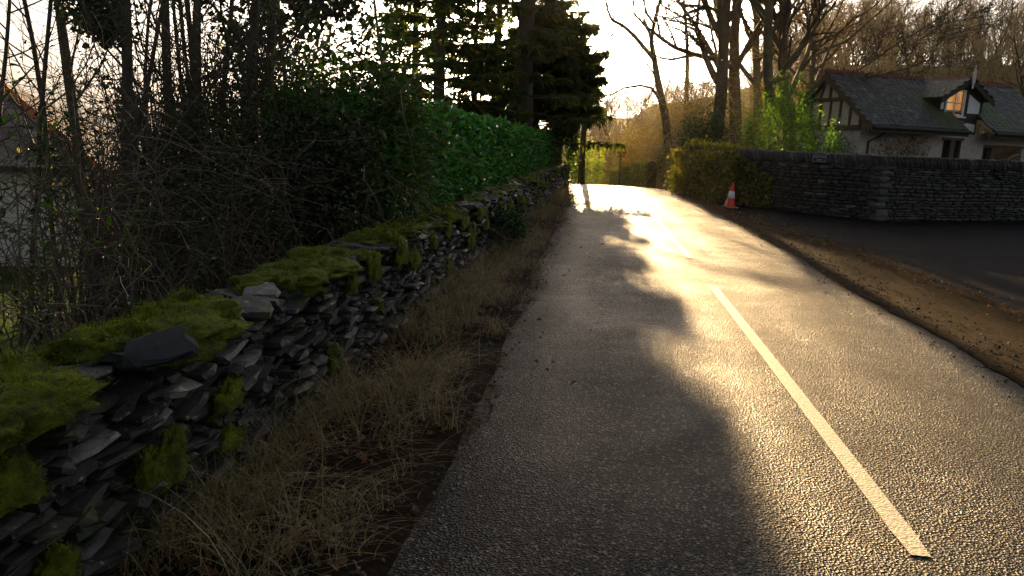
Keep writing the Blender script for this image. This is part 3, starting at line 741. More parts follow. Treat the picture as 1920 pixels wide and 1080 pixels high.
def cb(px, D): b = gnd(px, D); b[2] -= .1; return b
c1 = conifer(cb(976, 29), 17, .46, 1.9, 'tallest dark conifer with the thickest trunk near the hedge end beside the sun', .8, gap=1.25)
c2 = conifer(cb(822, 25), 14, .25, 2.2, 'dark conifer with a slim straight trunk, leftmost of the clump behind the hedge', .8, gap=1.2)
copy_tree(c2, cb(886, 27), 2.1, .62, 'short dark conifer between the slim trunk and the thick trunk behind the hedge')
conifer(cb(1044, 33), 7.4, .2, 3.0, 'short dense conifer beside the road at the hedge end, right of the thick trunk', 4.6, 0, spread=.20, gap=.42, taper=.3, droop=.3)
conifer(cb(1000, 32), 9.0, .2, 2.3, 'bushy conifer just right of the thickest trunk, behind the hedge end', 2.8, 0, spread=.18, gap=.6, taper=.5)
copy_tree(c1, cb(925, 36), 2.6, .75, 'conifer half hidden behind the thick trunked one, deep in the clump')
copy_tree(c2, cb(775, 31), 4.0, .9, 'conifer standing behind the slim trunked one at the clump edge')

rng = np.random.default_rng(103)
# ------------------------------------------------------------------ left side trees and thickets
LG = 'slender bare trees behind the mossy wall'
def lt(px0, px1, py1, D, L, r, cfgn, label, bark='bark_dark', name='bare_tree', ivy=0, izmax=3, min_r=.0035, dD=0, extra=None):
    r *= .74; ivy = int(ivy * .45)
    b, tk = trunk_to(px0, px1, py1, D, L, r, dD)
    if extra: tk = tk + extra
    root, br = tree(name, b, tk, cfgn, label, 'tree', bark, 'twig', LG, min_r)
    if ivy: clothe(root, br, M['ivy' if D > 10 else 'bramble'], ivy, .075, .13, izmax)
    return root
lt(158, 128, 0, 13, 10, .14, 'pole', 'bare tree with a straight grey trunk right behind the barn roof end', 'bark', ivy=500, izmax=2.5)
lt(88, 72, 0, 12, 9, .07, 'slim', 'thin bare tree rising over the orange tiled barn roof', ivy=200)
lt(228, 205, 0, 9.5, 9, .11, 'pole', 'ivy footed bare tree with a dark trunk just right of the barn corner', ivy=1500, izmax=3.0)
lt(312, 312, 0, 11.5, 9, .12, 'slim', 'bare tree with an upright trunk, left of the many stemmed clump', 'bark', ivy=500)
b = gnd(372, 10.5)
tk = []
for (px, py, rr) in ((322, 0, .04), (345, 0, .055), (372, 0, .065), (398, 0, .05), (430, 0, .045), (300, 30, .035)):
    tk.append(((rng.normal(0, .12), rng.normal(0, .12), 0), at(px, py, 10.5 + rng.normal(0, .4)) - b, rng.uniform(6.5, 8.5), rr))
root, br = tree('multi_stemmed_tree', b, tk, 'pole', 'bare tree with many upright stems from one base', 'tree', 'bark', 'twig', LG, .0035); clothe(root, br, M['bramble'], 700, .07, .12, 2.4)
lt(418, 490, 20, 9, 8, .10, 'slim', 'bare tree leaning right across its neighbours above the thicket', ivy=1600, izmax=5.0)
lt(500, 506, 0, 14, 9, .15, 'pole', 'hazy bare tree with an ivy covered trunk at the right of the left group', 'bark', ivy=2200, izmax=6)
lt(20, 10, 0, 9, 7, .05, 'slim', 'spindly bare sapling in front of the barn at the photo edge')
lt(268, 255, 0, 15, 9, .07, 'slim', 'far thin bare tree seen between two darker trunks')
lt(180, 250, 0, 8, 6.5, .045, 'slim', 'thin bare sapling leaning right in front of the barn corner')
lt(450, 440, 0, 17, 10, .10, 'slim', 'distant bare tree behind the leaning one', 'bark')
lt(560, 590, 0, 15, 8, .09, 'slim', 'bare tree with outreaching twigs left of the gap before the conifers', 'bark', ivy=900, izmax=7)
lt(738, 726, 0, 30, 10, .14, 'pole', 'pale bare trunk at the left edge of the conifer clump', 'bark_pale', ivy=500, izmax=9)
lt(-60, -30, 0, 10, 7, .06, 'slim', 'bare tree just past the edge of the photo by the barn')
# evergreen sprays high on the left (ivy heads)
def ivy_head(px, py, D, r, n, label):
    c = at(px, py, D); root = empty('ivy_clump', c, label, 'ivy', 'ivy heads in the left trees'); lv = MB(); st = MB()
    cc = rand_dir(16) * r * rng.uniform(.3, 1, (16, 1)); idx = rng.integers(0, 16, n)
    pos = cc[idx] + rng.normal(0, r * .22, (n, 3)); L_ = rng.uniform(.07, .13, n)
    lv.leaves(pos, rand_dir(n) + np.array([0, 0, -.4]), rand_dir(n) + np.array([0, 0, .8]), L_, L_ * .8); lv.build('foliage', M['bramble'], root)
    for q in cc: st.tube(np.array([(0, 0, -r * .5), q * .5 + rng.normal(0, .05, 3), q]), [.014, .010, .005], 4)
    st.build('stems', M['stem'], root)
ivy_head(170, 14, 11, .55, 620, 'dark ivy clump high among the branches above the barn roof')
ivy_head(205, 45, 9.5, .3, 260, 'small ivy clump high on the dark trunk')
ivy_head(596, 10, 13, .6, 800, 'ivy clump overhanging from the top, left of the bright gap')
ivy_head(470, 60, 11, .5, 350, 'ivy clump on the leaning bare tree')
TG = 'thicket shrubs behind the mossy wall'
bush('laurel_bush', gnd(660, 8.2), .95, 1.0, 2.45, 'tall rounded evergreen bush at the near end of the clipped hedge', 'bush', 26, 5200, .10, M['bush_dark'], TG, tangles=60, clumps=70)
bush('bramble_thicket', gnd(560, 7.2), .85, .75, 1.75, 'brown bramble thicket tumbling towards the wall below the tall bush', 'thicket', 60, 2600, .055, M['bramble'], TG, tangles=120, clumps=50, stem_r=.008)
bush('bramble_thicket', gnd(668, 7.1), .5, .7, 1.45, 'dark bramble thicket against the near end of the hedge', 'thicket', 45, 2400, .065, M['bramble'], TG, tangles=80, clumps=40, stem_r=.008)
bush('bramble_thicket', gnd(470, 7.2), .95, .9, 2.0, 'dense dark thicket left of the tall bush', 'thicket', 60, 5200, .06, M['bramble'], TG, tangles=110, clumps=60, stem_r=.008)
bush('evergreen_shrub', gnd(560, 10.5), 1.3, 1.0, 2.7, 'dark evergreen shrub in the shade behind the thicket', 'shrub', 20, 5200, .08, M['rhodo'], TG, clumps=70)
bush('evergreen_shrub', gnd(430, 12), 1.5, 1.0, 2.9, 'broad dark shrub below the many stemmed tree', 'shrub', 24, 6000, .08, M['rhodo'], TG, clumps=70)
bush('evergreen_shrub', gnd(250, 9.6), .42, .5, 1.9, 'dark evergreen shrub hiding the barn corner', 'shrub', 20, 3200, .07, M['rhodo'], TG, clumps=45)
bush('bramble_thicket', gnd(420, 5.8), .5, .6, 1.5, 'twiggy thicket behind the moss cushions', 'thicket', 70, 1700, .05, M['bramble'], TG, tangles=160, clumps=36, stem_r=.008)
bush('bramble_thicket', gnd(385, 8.6), .7, .8, 2.0, 'dark thicket at the foot of the bare trunks', 'thicket', 60, 4600, .055, M['bramble'], TG, tangles=140, clumps=46, stem_r=.008)
bush('twiggy_shrub', gnd(165, 5.2), .6, .7, 2.2, 'leggy twiggy shrub in front of the barn wall', 'shrub', 38, 330, .06, M['bramble'], TG, tangles=110, clumps=16, stem_r=.010)
bush('twiggy_shrub', gnd(40, 4.6), .6, .7, 1.9, 'leafy shoots at the photo edge in front of the barn', 'shrub', 26, 220, .065, M['holly'], TG, tangles=80, clumps=12, stem_r=.009)
bush('twiggy_shrub', gnd(235, 4.3), .5, .6, 1.25, 'low brown twiggy shrub behind the bare slate slab', 'shrub', 30, 120, .05, M['bramble'], TG, tangles=40, clumps=10, stem_r=.008)
bush('twiggy_shrub', gnd(100, 3.4), .5, .5, 1.0, 'low tangle of shoots behind the nearest moss cushion', 'shrub', 26, 160, .05, M['bramble'], TG, tangles=30, clumps=10, stem_r=.007)
bush('hazel_stems', gnd(300, 7.6), .8, .7, 3.3, 'sheaf of thin upright brown stems left of the many stemmed tree', 'shrub', 90, 260, .05, M['bramble'], TG, M['twig'], 14, tangles=60, stem_r=.011, skirt=.65, twist=.35)
bush('hazel_stems', gnd(430, 8.0), .9, .7, 3.4, 'sheaf of thin upright stems against the sky right of the many stemmed tree', 'shrub', 90, 300, .05, M['bramble'], TG, M['twig'], 14, tangles=60, stem_r=.011, skirt=.65, twist=.35)
bush('hazel_stems', gnd(520, 10.0), 1.1, .8, 3.9, 'hazy sheaf of thin stems before the gap of bright sky', 'shrub', 90, 500, .06, M['bramble'], TG, M['twig'], 20, tangles=60, stem_r=.012, skirt=.6, twist=.35)
bush('hazel_stems', gnd(190, 6.4), .6, .6, 2.7, 'sheaf of thin shoots in front of the barn corner', 'shrub', 50, 120, .05, M['bramble'], TG, M['twig'], 10, tangles=30, stem_r=.009, skirt=.6, twist=.35)
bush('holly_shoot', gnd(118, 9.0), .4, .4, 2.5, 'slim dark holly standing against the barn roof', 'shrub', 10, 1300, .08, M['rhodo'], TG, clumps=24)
bush('evergreen_shrub', gnd(640, 15), 1.3, 1.2, 2.9, 'sunlit green shrub behind the tall rounded bush', 'shrub', 20, 4200, .09, M['olive'], TG, clumps=60)
bush('evergreen_shrub', gnd(740, 20), 1.6, 1.2, 2.9, 'shrub under the leftmost conifers behind the hedge', 'shrub', 20, 4200, .09, M['olive'], TG, clumps=60)
bush('garden_shrub', gnd(900, 34), 3.4, 1.6, 3.0, 'wide shrub in the gloom under the conifers', 'shrub', 20, 5200, .11, M['olive'], None, clumps=80)
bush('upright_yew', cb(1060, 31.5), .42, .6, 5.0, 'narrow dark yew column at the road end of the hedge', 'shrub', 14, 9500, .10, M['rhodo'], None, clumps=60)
bush('fern_clump', tuple(rw3(np.array(11.2), np.array(-1.5), .02)), .3, .4, .55, 'dark green leafy clump at the foot of the wall beyond the dry grass', 'plant', 40, 900, .10, M['rhodo'], None, clumps=20, lw=.25)
# lawn grass
mb = MB(); N = 16000; s = rng.uniform(2.5, 16, N); l = -2.8 - 8 * rng.random(N); x, y = rw(s, l); z = terrain(x, y)
a = rng.uniform(0, 2 * PI, N); q = rng.uniform(0, .7, N)
mb.blades(np.stack([x, y, z], -1), np.stack([np.cos(a) * q, np.sin(a) * q, np.ones(N)], -1), rng.uniform(.05, .16, N), rng.uniform(.004, .009, N), np.stack([np.cos(a) * .4, np.sin(a) * .4, -.3 * np.ones(N)], -1), 2)
tag(mb.build('lawn_grass', M['grass']), 'green lawn grass in front of the barn', 'grass', kind='stuff')

rng = np.random.default_rng(104)
# ------------------------------------------------------------------ barn on the left
def slates(mb, p00, du, dv, nu_len, nv_len, row=.2, col=.28, nrm=(0, 0, 1), inside=None, th=.014):
    du = np.array(du, float); dv = np.array(dv, float); nrm = norm(np.array(nrm, float)); p00 = np.array(p00, float)
    cen = []; hal = []
    nr = int(nv_len / row); 
    for j in range(nr + 1):
        v = j * row; u = -(col * .5) * (j % 2)
        while u < nu_len:
            w = col * rng.uniform(.85, 1.15); uc = u + w / 2; vc = v + row * .5
            if -.02 < uc < nu_len + .02 and vc < nv_len + .06 and (inside is None or inside(uc, vc)):
                cen.append(p00 + du * uc + dv * vc + nrm * (.016 + rng.uniform(0, .006))); hal.append((w / 2 * .98, row * .62, th * rng.uniform(.8, 1.3)))
            u += w
    N = len(cen); tl = rng.normal(0, .008, (N, 1)) - .05
    ey = norm(dv + nrm * tl); ex = np.repeat(du[None], N, 0); ez = np.cross(ex, ey)
    mb.stones(np.array(cen), np.array(hal), ex, ey, ez, .05)
def barn():
    c0 = at(190, 436, 17.5); zg = -1.45
    root = empty('barn', (c0[0], c0[1], zg), 'old whitewashed barn with slate hipped roof and orange ridge tiles', 'barn', None, math.radians(6))
    ez_ = 2.05   # eave above ground
    Wd, Dp, rise = 9.0, 5.0, 2.15
    mb = MB(); mb.box((-Wd, 0, -.3), (-.28, Dp, ez_)); mb.build('wall', M['render'], root)
    mb = MB(); cen = []; hal = []
    for k in range(9): cen.append((-.14, .12, .1 + k * .225)); hal.append((.17 if k % 2 else .21, .17, .105))
    n = len(cen); mb.stones(np.array(cen), np.array(hal), np.tile([1., 0, 0], (n, 1)), np.tile([0, 1., 0], (n, 1)), np.tile([0, 0, 1.], (n, 1)), .08); mb.build('corner_quoins', M['stonewall'], root)
    mb = MB(); e = .3; zt = ez_ - .02
    A = (-Wd - e, -e, zt); B = (e * .6, -e, zt); Cc = (e * .6, Dp + e, zt); Dd = (-Wd - e, Dp + e, zt); R1 = (-3.6, Dp / 2, zt + rise); R2 = (-Wd + 3.6, Dp / 2, zt + rise)
    mb.add([A, B, R1, R2], [(0, 1, 2, 3)]); mb.add([B, Cc, R1], [(0, 1, 2)]); mb.add([Cc, Dd, R2, R1], [(0, 1, 2, 3)]); mb.add([Dd, A, R2], [(0, 1, 2)]); mb.add([A, B, Cc, Dd], [(3, 2, 1, 0)])
    dv = norm(np.array([0, Dp / 2 + e, rise])); ln = math.hypot(Dp / 2 + e, rise); hw = 3.6 + e * .6
    slates(mb, A, (1, 0, 0), dv, Wd + 1.6 * e, ln, .24, .34, (0, -rise, Dp / 2 + e), lambda u, v: u < (Wd + 1.6 * e) - hw * v / ln and u > hw * v / ln)
    rf = mb.build('roof', M['roof_barn'], root)
    mb = MB()
    for P, Q in ((B, R1), (R1, R2), (A, R2)):
        P = np.array(P); Q = np.array(Q); L_ = np.linalg.norm(Q - P); n = int(L_ / .42)
        for k in range(n):
            a = P + (Q - P) * k / n; b = P + (Q - P) * (k + .96) / n; mb.tube(np.stack([a, b]) + np.array([0, 0, .03]), [.10, .115], 8)
    mb.build('ridge_tiles', M['orangetile'], rf)
    mb = MB(); mb.bar((-Wd - e, -e - .05, zt - .02), (e * .6, -e - .05, zt - .02), .10, .11); mb.build('gutter', M['timber'], root)
barn()

rng = np.random.default_rng(105)
# ------------------------------------------------------------------ right boundary wall
bw = empty('boundary_wall', (0, 0, 0), 'tall coursed slate boundary wall with slanted coping beside the driveway', 'wall')
mbS = MB(); mbC = MB(); mbK = MB()
WT = 1.42
def wall_seg(P, Q, skip=None, pale=0):
    P = np.append(P, 0.); Q = np.append(Q, 0.); L_ = np.linalg.norm(Q - P); ex = (Q - P) / L_; ny = np.array([-ex[1], ex[0], 0])   # ny points behind
    if ny @ np.array([.3, 1, 0]) < 0: ny = -ny
    for k in range(1):
        a, b = P + ny * .10, Q + ny * .10
        V = [a + UP * -.2, b + UP * -.2, b + ny * .3 + UP * -.2, a + ny * .3 + UP * -.2, a + UP * WT, b + UP * WT, b + ny * .3 + UP * WT, a + ny * .3 + UP * WT]
        mbK.add(V, [(0, 1, 5, 4), (1, 2, 6, 5), (2, 3, 7, 6), (3, 0, 4, 7), (4, 5, 6, 7)])
    for face in (0, 1):
        cen = []; hal = []; z = -.05; eyv = ny if face == 0 else -ny
        while z < WT - .02:
            h = rng.uniform(.05, .115); s = rng.uniform(-.15, 0)
            if z + h > WT: h = max(.04, WT - z)
            while s < L_:
                ln = rng.uniform(.12, .42); hh = h * rng.uniform(.8, 1.0)
                if s + ln > L_: ln = max(.08, L_ - s)
                sc, zc = s + ln / 2, z + h / 2 + .012 * math.sin(s * 1.7 + z)
                if not (skip and face == 0 and skip[0] < sc < skip[1] and skip[2] < zc < skip[3]):
                    base = P if face == 0 else P + ny * .5
                    cen.append(base + ex * sc + eyv * (.09 + rng.uniform(-.018, .018)) + UP * zc); hal.append((ln / 2 * .97, .10, hh / 2 * .97))
                s += ln
            z += h
        n = len(cen); tl = rng.normal(0, .03, (n, 1)); e1 = norm(ex[None] + UP * tl); e3 = norm(UP[None] - ex * tl); e2 = np.cross(e3, e1)
        mbS.stones(np.array(cen), np.array(hal), e1, e2, e3, .13)
    cen = []; hal = []; tl = []; s = 0
    while s < L_:
        t = rng.uniform(.035, .075); cen.append(P + ex * s + ny * .25 + UP * (WT + .135 + rng.uniform(-.012, .012))); hal.append((t / 2, .27 + rng.uniform(-.02, .03), .155)); tl.append(-.38 + rng.normal(0, .05)); s += t * 1.08
    n = len(cen); tl = np.array(tl)[:, None]; e3 = norm(UP[None] + ex * tl); e1 = norm(ex[None] - UP * tl); e2 = np.cross(e3, e1)
    mbC.stones(np.array(cen), np.array(hal), e1, e2, e3, .08)
# the vent hole: near (1866, 328)
_d = norm(np.append(W3 - W2, 0)); 
wall_seg(W0, W1); wall_seg(W1, W2)
def seg_hit(px, py, P, Q):
    d = ray(px, py); n = np.array([-(Q - P)[1], (Q - P)[0]]); t = ((P - EYE[:2]) @ n) / (d[:2] @ n); h = EYE + d * t
    return np.linalg.norm(h[:2] - P), h[2], h
hs, hz, _ = seg_hit(1866, 329, W2, W4)
wall_seg(W2, W4, skip=(hs - .15, hs + .15, hz - .12, hz + .12))
mbK.build('joint_core', M['wallcore'], bw); mbS.build('slate_courses', M['slate_r'], bw); mbC.build('coping', M['coping_r'], bw)
mb = MB(); z = 0; k = 0; ex = _d; ny = np.array([-ex[1], ex[0], 0])
cen = []; hal = []
for h in (.34, .17, .15, .2, .14, .18, .13, .12):
    w = .23 if k % 2 == 0 else .17
    cen.append(np.append(W2, 0) + ex * (w - .06) + ny * .12 + UP * (z + h / 2)); hal.append((w, .19, h / 2 * .96)); z += h; k += 1
n = len(cen); mb.stones(np.array(cen), np.array(hal), np.repeat(ex[None], n, 0), np.repeat(ny[None], n, 0), np.repeat(UP[None], n, 0), .06)
mb.build('corner_quoins', M['quoin'], bw)
# name sign on the coping
_, _, hsn = seg_hit(1540, 297, W1, W2)
ex = norm(np.append(W2 - W1, 0)); fy = np.array([ex[1], -ex[0], 0]); fy = fy if fy[1] < 0 else -fy
sg = empty('name_sign', hsn + fy * .07, 'small dark house name sign with white border on the wall coping', 'sign', None, math.atan2(ex[1], ex[0]))
mb = MB(); mb.box((-.215, -.012, -.105), (.215, .05, .105)); mb.build('plate', M['signplate'], sg)
mb = MB()
for a, b in (((-.2, -.017, .085), (.2, -.013, .094)), ((-.2, -.017, -.094), (.2, -.013, -.085)), ((-.205, -.017, -.094), (-.196, -.013, .094)), ((.196, -.017, -.094), (.205, -.013, .094))): mb.box(a, b)
mb.build('border', M['signpaint'], sg)
def text_mesh(name, txt, size, loc, parent, mat):
    cu = bpy.data.curves.new(name, 'FONT'); cu.body = txt; cu.size = size; cu.align_x = 'CENTER'; cu.align_y = 'CENTER'; cu.extrude = .001
    o = bpy.data.objects.new(name, cu); C.objects.link(o); dg = bpy.context.evaluated_depsgraph_get()
    me = bpy.data.meshes.new_from_object(o.evaluated_get(dg)); bpy.data.objects.remove(o)
    me.materials.clear(); me.materials.append(mat); m = bpy.data.objects.new(name, me); C.objects.link(m); m.parent = parent
    m.location = loc; m.rotation_euler = (PI / 2, 0, 0)
text_mesh('lettering', 'ABBOTS WELLS', .053, (0, -.0145, .035), sg, M['signpaint']); text_mesh('lettering', 'HOUSE', .053, (0, -.0145, -.04), sg, M['signpaint'])

# ivy over the wall end by the road
def ivy_wall():
    root = empty('ivy', (W1[0], W1[1], 0), 'yellow green ivy covering the road end of the boundary wall', 'ivy')
    lv = MB(); st = MB(); o = np.array([W1[0], W1[1], 0])
    N = 7000; P = np.append(W0, 0); Q = np.append(W1, 0); L_ = np.linalg.norm(Q - P); ex = (Q - P) / L_; nf = np.array([ex[1], -ex[0], 0]); nf = nf if nf[0] < 0 else -nf
    u = rng.random(N) * (L_ + .5); z = rng.random(N) ** .85 * 1.6
    pos = P + ex * u[:, None] + nf * (np.abs(rng.normal(.06, .13, N)) + .42 * np.clip(1 - u / L_, 0, 1) ** 1.3 * rng.random(N) ** .4)[:, None] + UP * z[:, None]
    keep = (np.sin(u * 3.1) * np.sin(z * 4.2 + u) + rng.normal(0, .45, N) > -.35); pos = pos[keep]
    # the wall end facing the road and the top
    n2 = 1500; e2 = np.append(W2 - W1, 0); e2 /= np.linalg.norm(e2); uu = rng.random(n2) ** 1.8 * 1.6
    p2 = Q + e2 * uu[:, None] + np.array([e2[1], -e2[0], 0]) * np.abs(rng.normal(.03, .08, n2))[:, None] + UP * (rng.random(n2) * (1.7 - .5 * uu))[:, None]
    n3 = 1500; u3 = rng.random(n3); p3 = P + ex * (u3 * L_ * 1.0)[:, None] - nf * rng.uniform(-.1, .5, n3)[:, None] + UP * (1.68 + np.abs(rng.normal(0, .10, n3)) * (1.4 - u3))[:, None]
    pos = np.vstack([pos, p2, p3]); n = len(pos)
    d = rng.normal(0, .6, (n, 3)) + np.array([-.3, -.35, -.35]); nr = rng.normal(0, .5, (n, 3)) + nf * .8 + np.array([0, -.3, .5]); Ls = rng.uniform(.06, .13, n)
    lv.leaves(pos - o, d, nr, Ls, Ls * .85); lv.build('foliage', M['ivy'], root)
    for k in range(30):
        a = rng.random() * L_; pts = [P + ex * a + nf * .03]
        for _ in range(6): pts.append(pts[-1] + UP * .24 + ex * rng.normal(0, .07))
        st.tube(np.array(pts) - o, np.linspace(.012, .004, 7), 4)
    st.build('stems', M['stem'], root)
ivy_wall()

# ------------------------------------------------------------------ traffic cone
cp = on_z(1368, 390)
cn = empty('traffic_cone', (cp[0], cp[1], .02), 'orange traffic cone with a white band standing by the ivy covered wall end', 'traffic cone', None, .5)
cn.rotation_euler = (.02, .05, .5)
mb = MB()
mb.prism([(a, b, 0) for a, b in ((-.2, -.14), (-.14, -.2), (.14, -.2), (.2, -.14), (.2, .14), (.14, .2), (-.14, .2), (-.2, .14))], (0, 0, .035)); mb.build('base', M['conebase'], cn)
mb = MB(); rr = lambda z: .145 - .115 * (z - .03) / .67
mb.lathe([(.16, .035), (.155, .06), (rr(.07), .07), (rr(.27), .27), (rr(.47), .47), (rr(.68), .68), (.028, .70), (.02, .705), (0.001, .705)], 28); mb.build('body', M['orange'], cn, smooth=True)
mb = MB(); mb.lathe([(rr(.27), .27), (rr(.27) + .004, .272), (rr(.47) + .004, .468), (rr(.47), .47)], 28); mb.build('reflective_band', M['conewhite'], cn, smooth=True)

# ------------------------------------------------------------------ timbered house
HP0 = np.array([12.88, 28.0]); HR = math.radians(18)
house = empty('timbered_house', (HP0[0], HP0[1], -.05), 'slate roofed stone house with black timber framing and one gabled dormer', 'house', None, HR)
UD = np.array([math.cos(HR), math.sin(HR)]); VD = np.array([-math.sin(HR), math.cos(HR)])
def hloc(px, py, v=None, u=None):     # where a sight line meets the wall plane v = const (or u = const), in house coordinates
    d = ray(px, py); rel = EYE[:2] - HP0
    ru, rv = rel @ UD, rel @ VD; du, dv = d[:2] @ UD, d[:2] @ VD
    t = (v - rv) / dv if v is not None else (u - ru) / du
    return ru + t * du, rv + t * dv, EYE[2] + t * d[2] + .05
EZ, HSP, RZ = 2.84, 2.8, 4.88; SLP = (RZ - EZ) / HSP; FW = .95; ULEN = 9.75
def roofz(v): return EZ + SLP * v
SL0, SL1 = 4.62, 5.92; DU0, DU1 = 4.0, 6.15
BEZ, BV = 3.1, 4.75
def wall_with_holes(mb, u0, u1, z0, z1, v0, v1, holes):
    us = sorted({u0, u1, *[h[0] for h in holes], *[h[1] for h in holes]}); zs = sorted({z0, z1, *[h[2] for h in holes], *[h[3] for h in holes]})
    for a, b in zip(us[:-1], us[1:]):
        for c, d in zip(zs[:-1], zs[1:]):
            m, n = (a + b) / 2, (c + d) / 2
            if not any(h[0] < m < h[1] and h[2] < n < h[3] for h in holes): mb.box((a, v0, c), (b, v1, d))
dU0 = hloc(1768, 270, FW)[0]; dU1 = hloc(1803, 270, FW)[0]; dT = hloc(1785, 263, FW)[2]
oU0 = hloc(1843, 280, FW)[0]; oU1 = hloc(1917, 280, FW)[0]; oT = hloc(1860, 272, FW)[2]
mb = MB(); wall_with_holes(mb, .36, 9.4, -.3, 2.72, FW, FW + .3, [(dU0, dU1, -.3, dT), (oU0, min(oU1, 9.1), -.3, oT)])
mb.box((.36, FW + .3, -.3), (.62, BV - .3, 2.72)); mb.box((9.14, FW + .3, -.3), (9.4, BV - .3, 2.72)); mb.box((.36, BV - .3, -.3), (9.4, BV - .05, 2.9))
mb.build('wall', M['stonewall'], house)
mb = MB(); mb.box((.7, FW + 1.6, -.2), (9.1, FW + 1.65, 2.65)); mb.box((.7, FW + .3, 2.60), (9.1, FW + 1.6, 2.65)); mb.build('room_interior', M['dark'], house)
# gable (left end), cream panels and weathered timber
GX = .36
fr = hloc(1607, 236, u=GX); 
gv0, gv1 = FW, BV - .3
def gz(v): return min(roofz(v), RZ - (RZ - BEZ) * (v - HSP) / (BV - HSP)) - .06
mb = MB(); mb.prism([(GX, gv0, 2.74), (GX, gv0, gz(gv0)), (GX, HSP, gz(HSP)), (GX, gv1, gz(gv1)), (GX, gv1, 2.74)], (.2, 0, 0)); gb = mb.build('gable', M['plaster'], house)
mb = MB()
mb.box((GX - .07, gv0, 2.66), (GX - .003, gv1, 2.84)); zmid = hloc(1560, 187, u=GX)[2]
hv = [v for v in np.linspace(gv0, gv1, 200) if gz(v) > zmid + .02]
mb.box((GX - .06, hv[0], zmid - .07), (GX - .003, hv[-1], zmid + .07))
for v in np.linspace(gv0 + .06, gv1 - .06, 7): mb.box((GX - .05, v - .05, 2.84), (GX - .004, v + .05, min(zmid - .07, gz(v) - .02)))
mb.box((GX - .05, HSP - .06, zmid + .07), (GX - .004, HSP + .06, gz(HSP) - .05))
for sg_ in (-1, 1): mb.bar((GX - .028, HSP + sg_ * .55, zmid + .07), (GX - .028, HSP + sg_ * .38, zmid + .55), .045, .09, (0, 1, 0))
mb.build('timber_frame', M['timber_w'], gb)
mb = MB(); 
for (va, za, vb, zb) in ((-.02, EZ - .02, HSP, RZ - .03), (BV, BEZ - .03, HSP, RZ - .03)):
    mb.prism([(-.03, va, za - .2), (-.03, va, za), (-.03, vb, zb), (-.03, vb, zb - .26)], (.06, 0, 0))
mb.build('bargeboard', M['timber_w'], gb)
# main roof
rf = MB(); th = .07
def slab(u0, u1, v0, v1, zf):
    rf.prism([(u0, v0, zf(v0) - th), (u0, v0, zf(v0)), (u0, v1, zf(v1)), (u0, v1, zf(v1) - th)], (u1 - u0, 0, 0))
dvv = norm(np.array([0, HSP, RZ - EZ])); sl = math.hypot(1, SLP)
slab(0, SL0, 0, HSP, roofz); slab(SL1, ULEN, 0, HSP, roofz); slab(SL0 + .001, SL1 - .001, FW, HSP, roofz)
slates(rf, (0, 0, EZ), (1, 0, 0), dvv, ULEN, HSP * sl, .19, .27, (0, -SLP, 1), lambda u, v: not (SL0 < u < SL1 and v / sl < FW) and not (DU0 + .1 < u < DU1 - .1 and v / sl > FW and v / sl < HSP - .3 - abs(u - (DU0 + DU1) / 2) * .9))
bz = lambda v: RZ - (RZ - BEZ) * (v - HSP) / (BV + .25 - HSP)
slab(0, ULEN, HSP, BV + .25, bz)
roof = rf.build('roof', M['roof'], house)
for a, b in ((-.02, DU0 + .85), (DU1 - .8, ULEN)):
    mb = MB()
    n = int((b - a) / .45)
    for k in range(n):
        u0 = a + (b - a) * k / n; u1 = a + (b - a) * (k + .97) / n
        mb.prism([(u0, HSP - .13, RZ - .03), (u0, HSP - .03, RZ + .09), (u0, HSP + .03, RZ + .09), (u0, HSP + .13, RZ - .03)], (u1 - u0, 0, 0))
        for q in range(3): mb.box((u0 + .05 + q * .13, HSP - .015, RZ + .085), (u0 + .13 + q * .13, HSP + .015, RZ + .14))
    mb.build('ridge_tiles', M['redtile'], roof)
mb = MB()
for a, b in ((0, SL0), (SL1, ULEN)): mb.tube(np.array([(a, -.06, EZ - .09), (b, -.06, EZ - .09)]), .065, 8); mb.box((a, .0, EZ - .26), (b, .03, EZ - .075))
mb.tube(np.array([(.75, -.04, EZ - .1), (.75, .3, EZ - .35), (.75, FW - .06, EZ - .6), (.75, FW - .06, -.1)]), .04, 8)
mb.build('gutter', M['timber'], house)
for q in (((.02, .12, 2.52), (.2, .3, 2.76)), ((SL1 + .02, .45, 2.52), (SL1 + .2, .6, 2.78))):
    mb = MB(); mb.box(*q); mb.build('bracket', M['timber_w'], house)
# dormer
DC = (DU0 + DU1) / 2; DRZ = 4.80; DEZ = 4.02
dm = MB(); sillz = hloc(1790, 218, FW)[2]; wT = hloc(1790, 168, FW)[2]; wU0 = hloc(1772, 190, FW)[0]; wU1 = hloc(1808, 190, FW)[0]
def dz(u): return DRZ - (DRZ - DEZ) * abs(u - DC) / ((DU1 - DU0) / 2 + .2) - .05
# front face with a window hole, as pieces
for pts in (
    [(DU0, 3.3), (DU0, dz(DU0)), (wU0, dz(wU0)), (wU0, 3.3)], [(wU1, 3.3), (wU1, dz(wU1)), (DU1, dz(DU1)), (DU1, 3.3)],
    [(wU0 + .001, wT), (wU0 + .001, dz(wU0)), (DC, dz(DC)), (wU1 - .001, dz(wU1)), (wU1 - .001, wT)], [(wU0 + .001, 2.722), (wU0 + .001, sillz), (wU1 - .001, sillz), (wU1 - .001, 2.722)],
    [(SL0 - .02, 2.722), (SL0 - .02, 3.299), (wU0, 3.299), (wU0, 2.722)], [(wU1, 2.722), (wU1, 3.299), (SL1 + .05, 3.299), (SL1 + .05, 2.722)]):
    if pts[0][0] > pts[-1][0]: pts = pts[::-1]
    dm.prism([(u, FW - .02, z) for u, z in pts], (0, .14, 0))
for u0 in (DU0, DU1 - .1): dm.prism([(u0, FW + .12, 3.3), (u0, FW + .12, DEZ), (u0, HSP - .4, DEZ), (u0, HSP - .4, 3.9)], (.1, 0, 0))
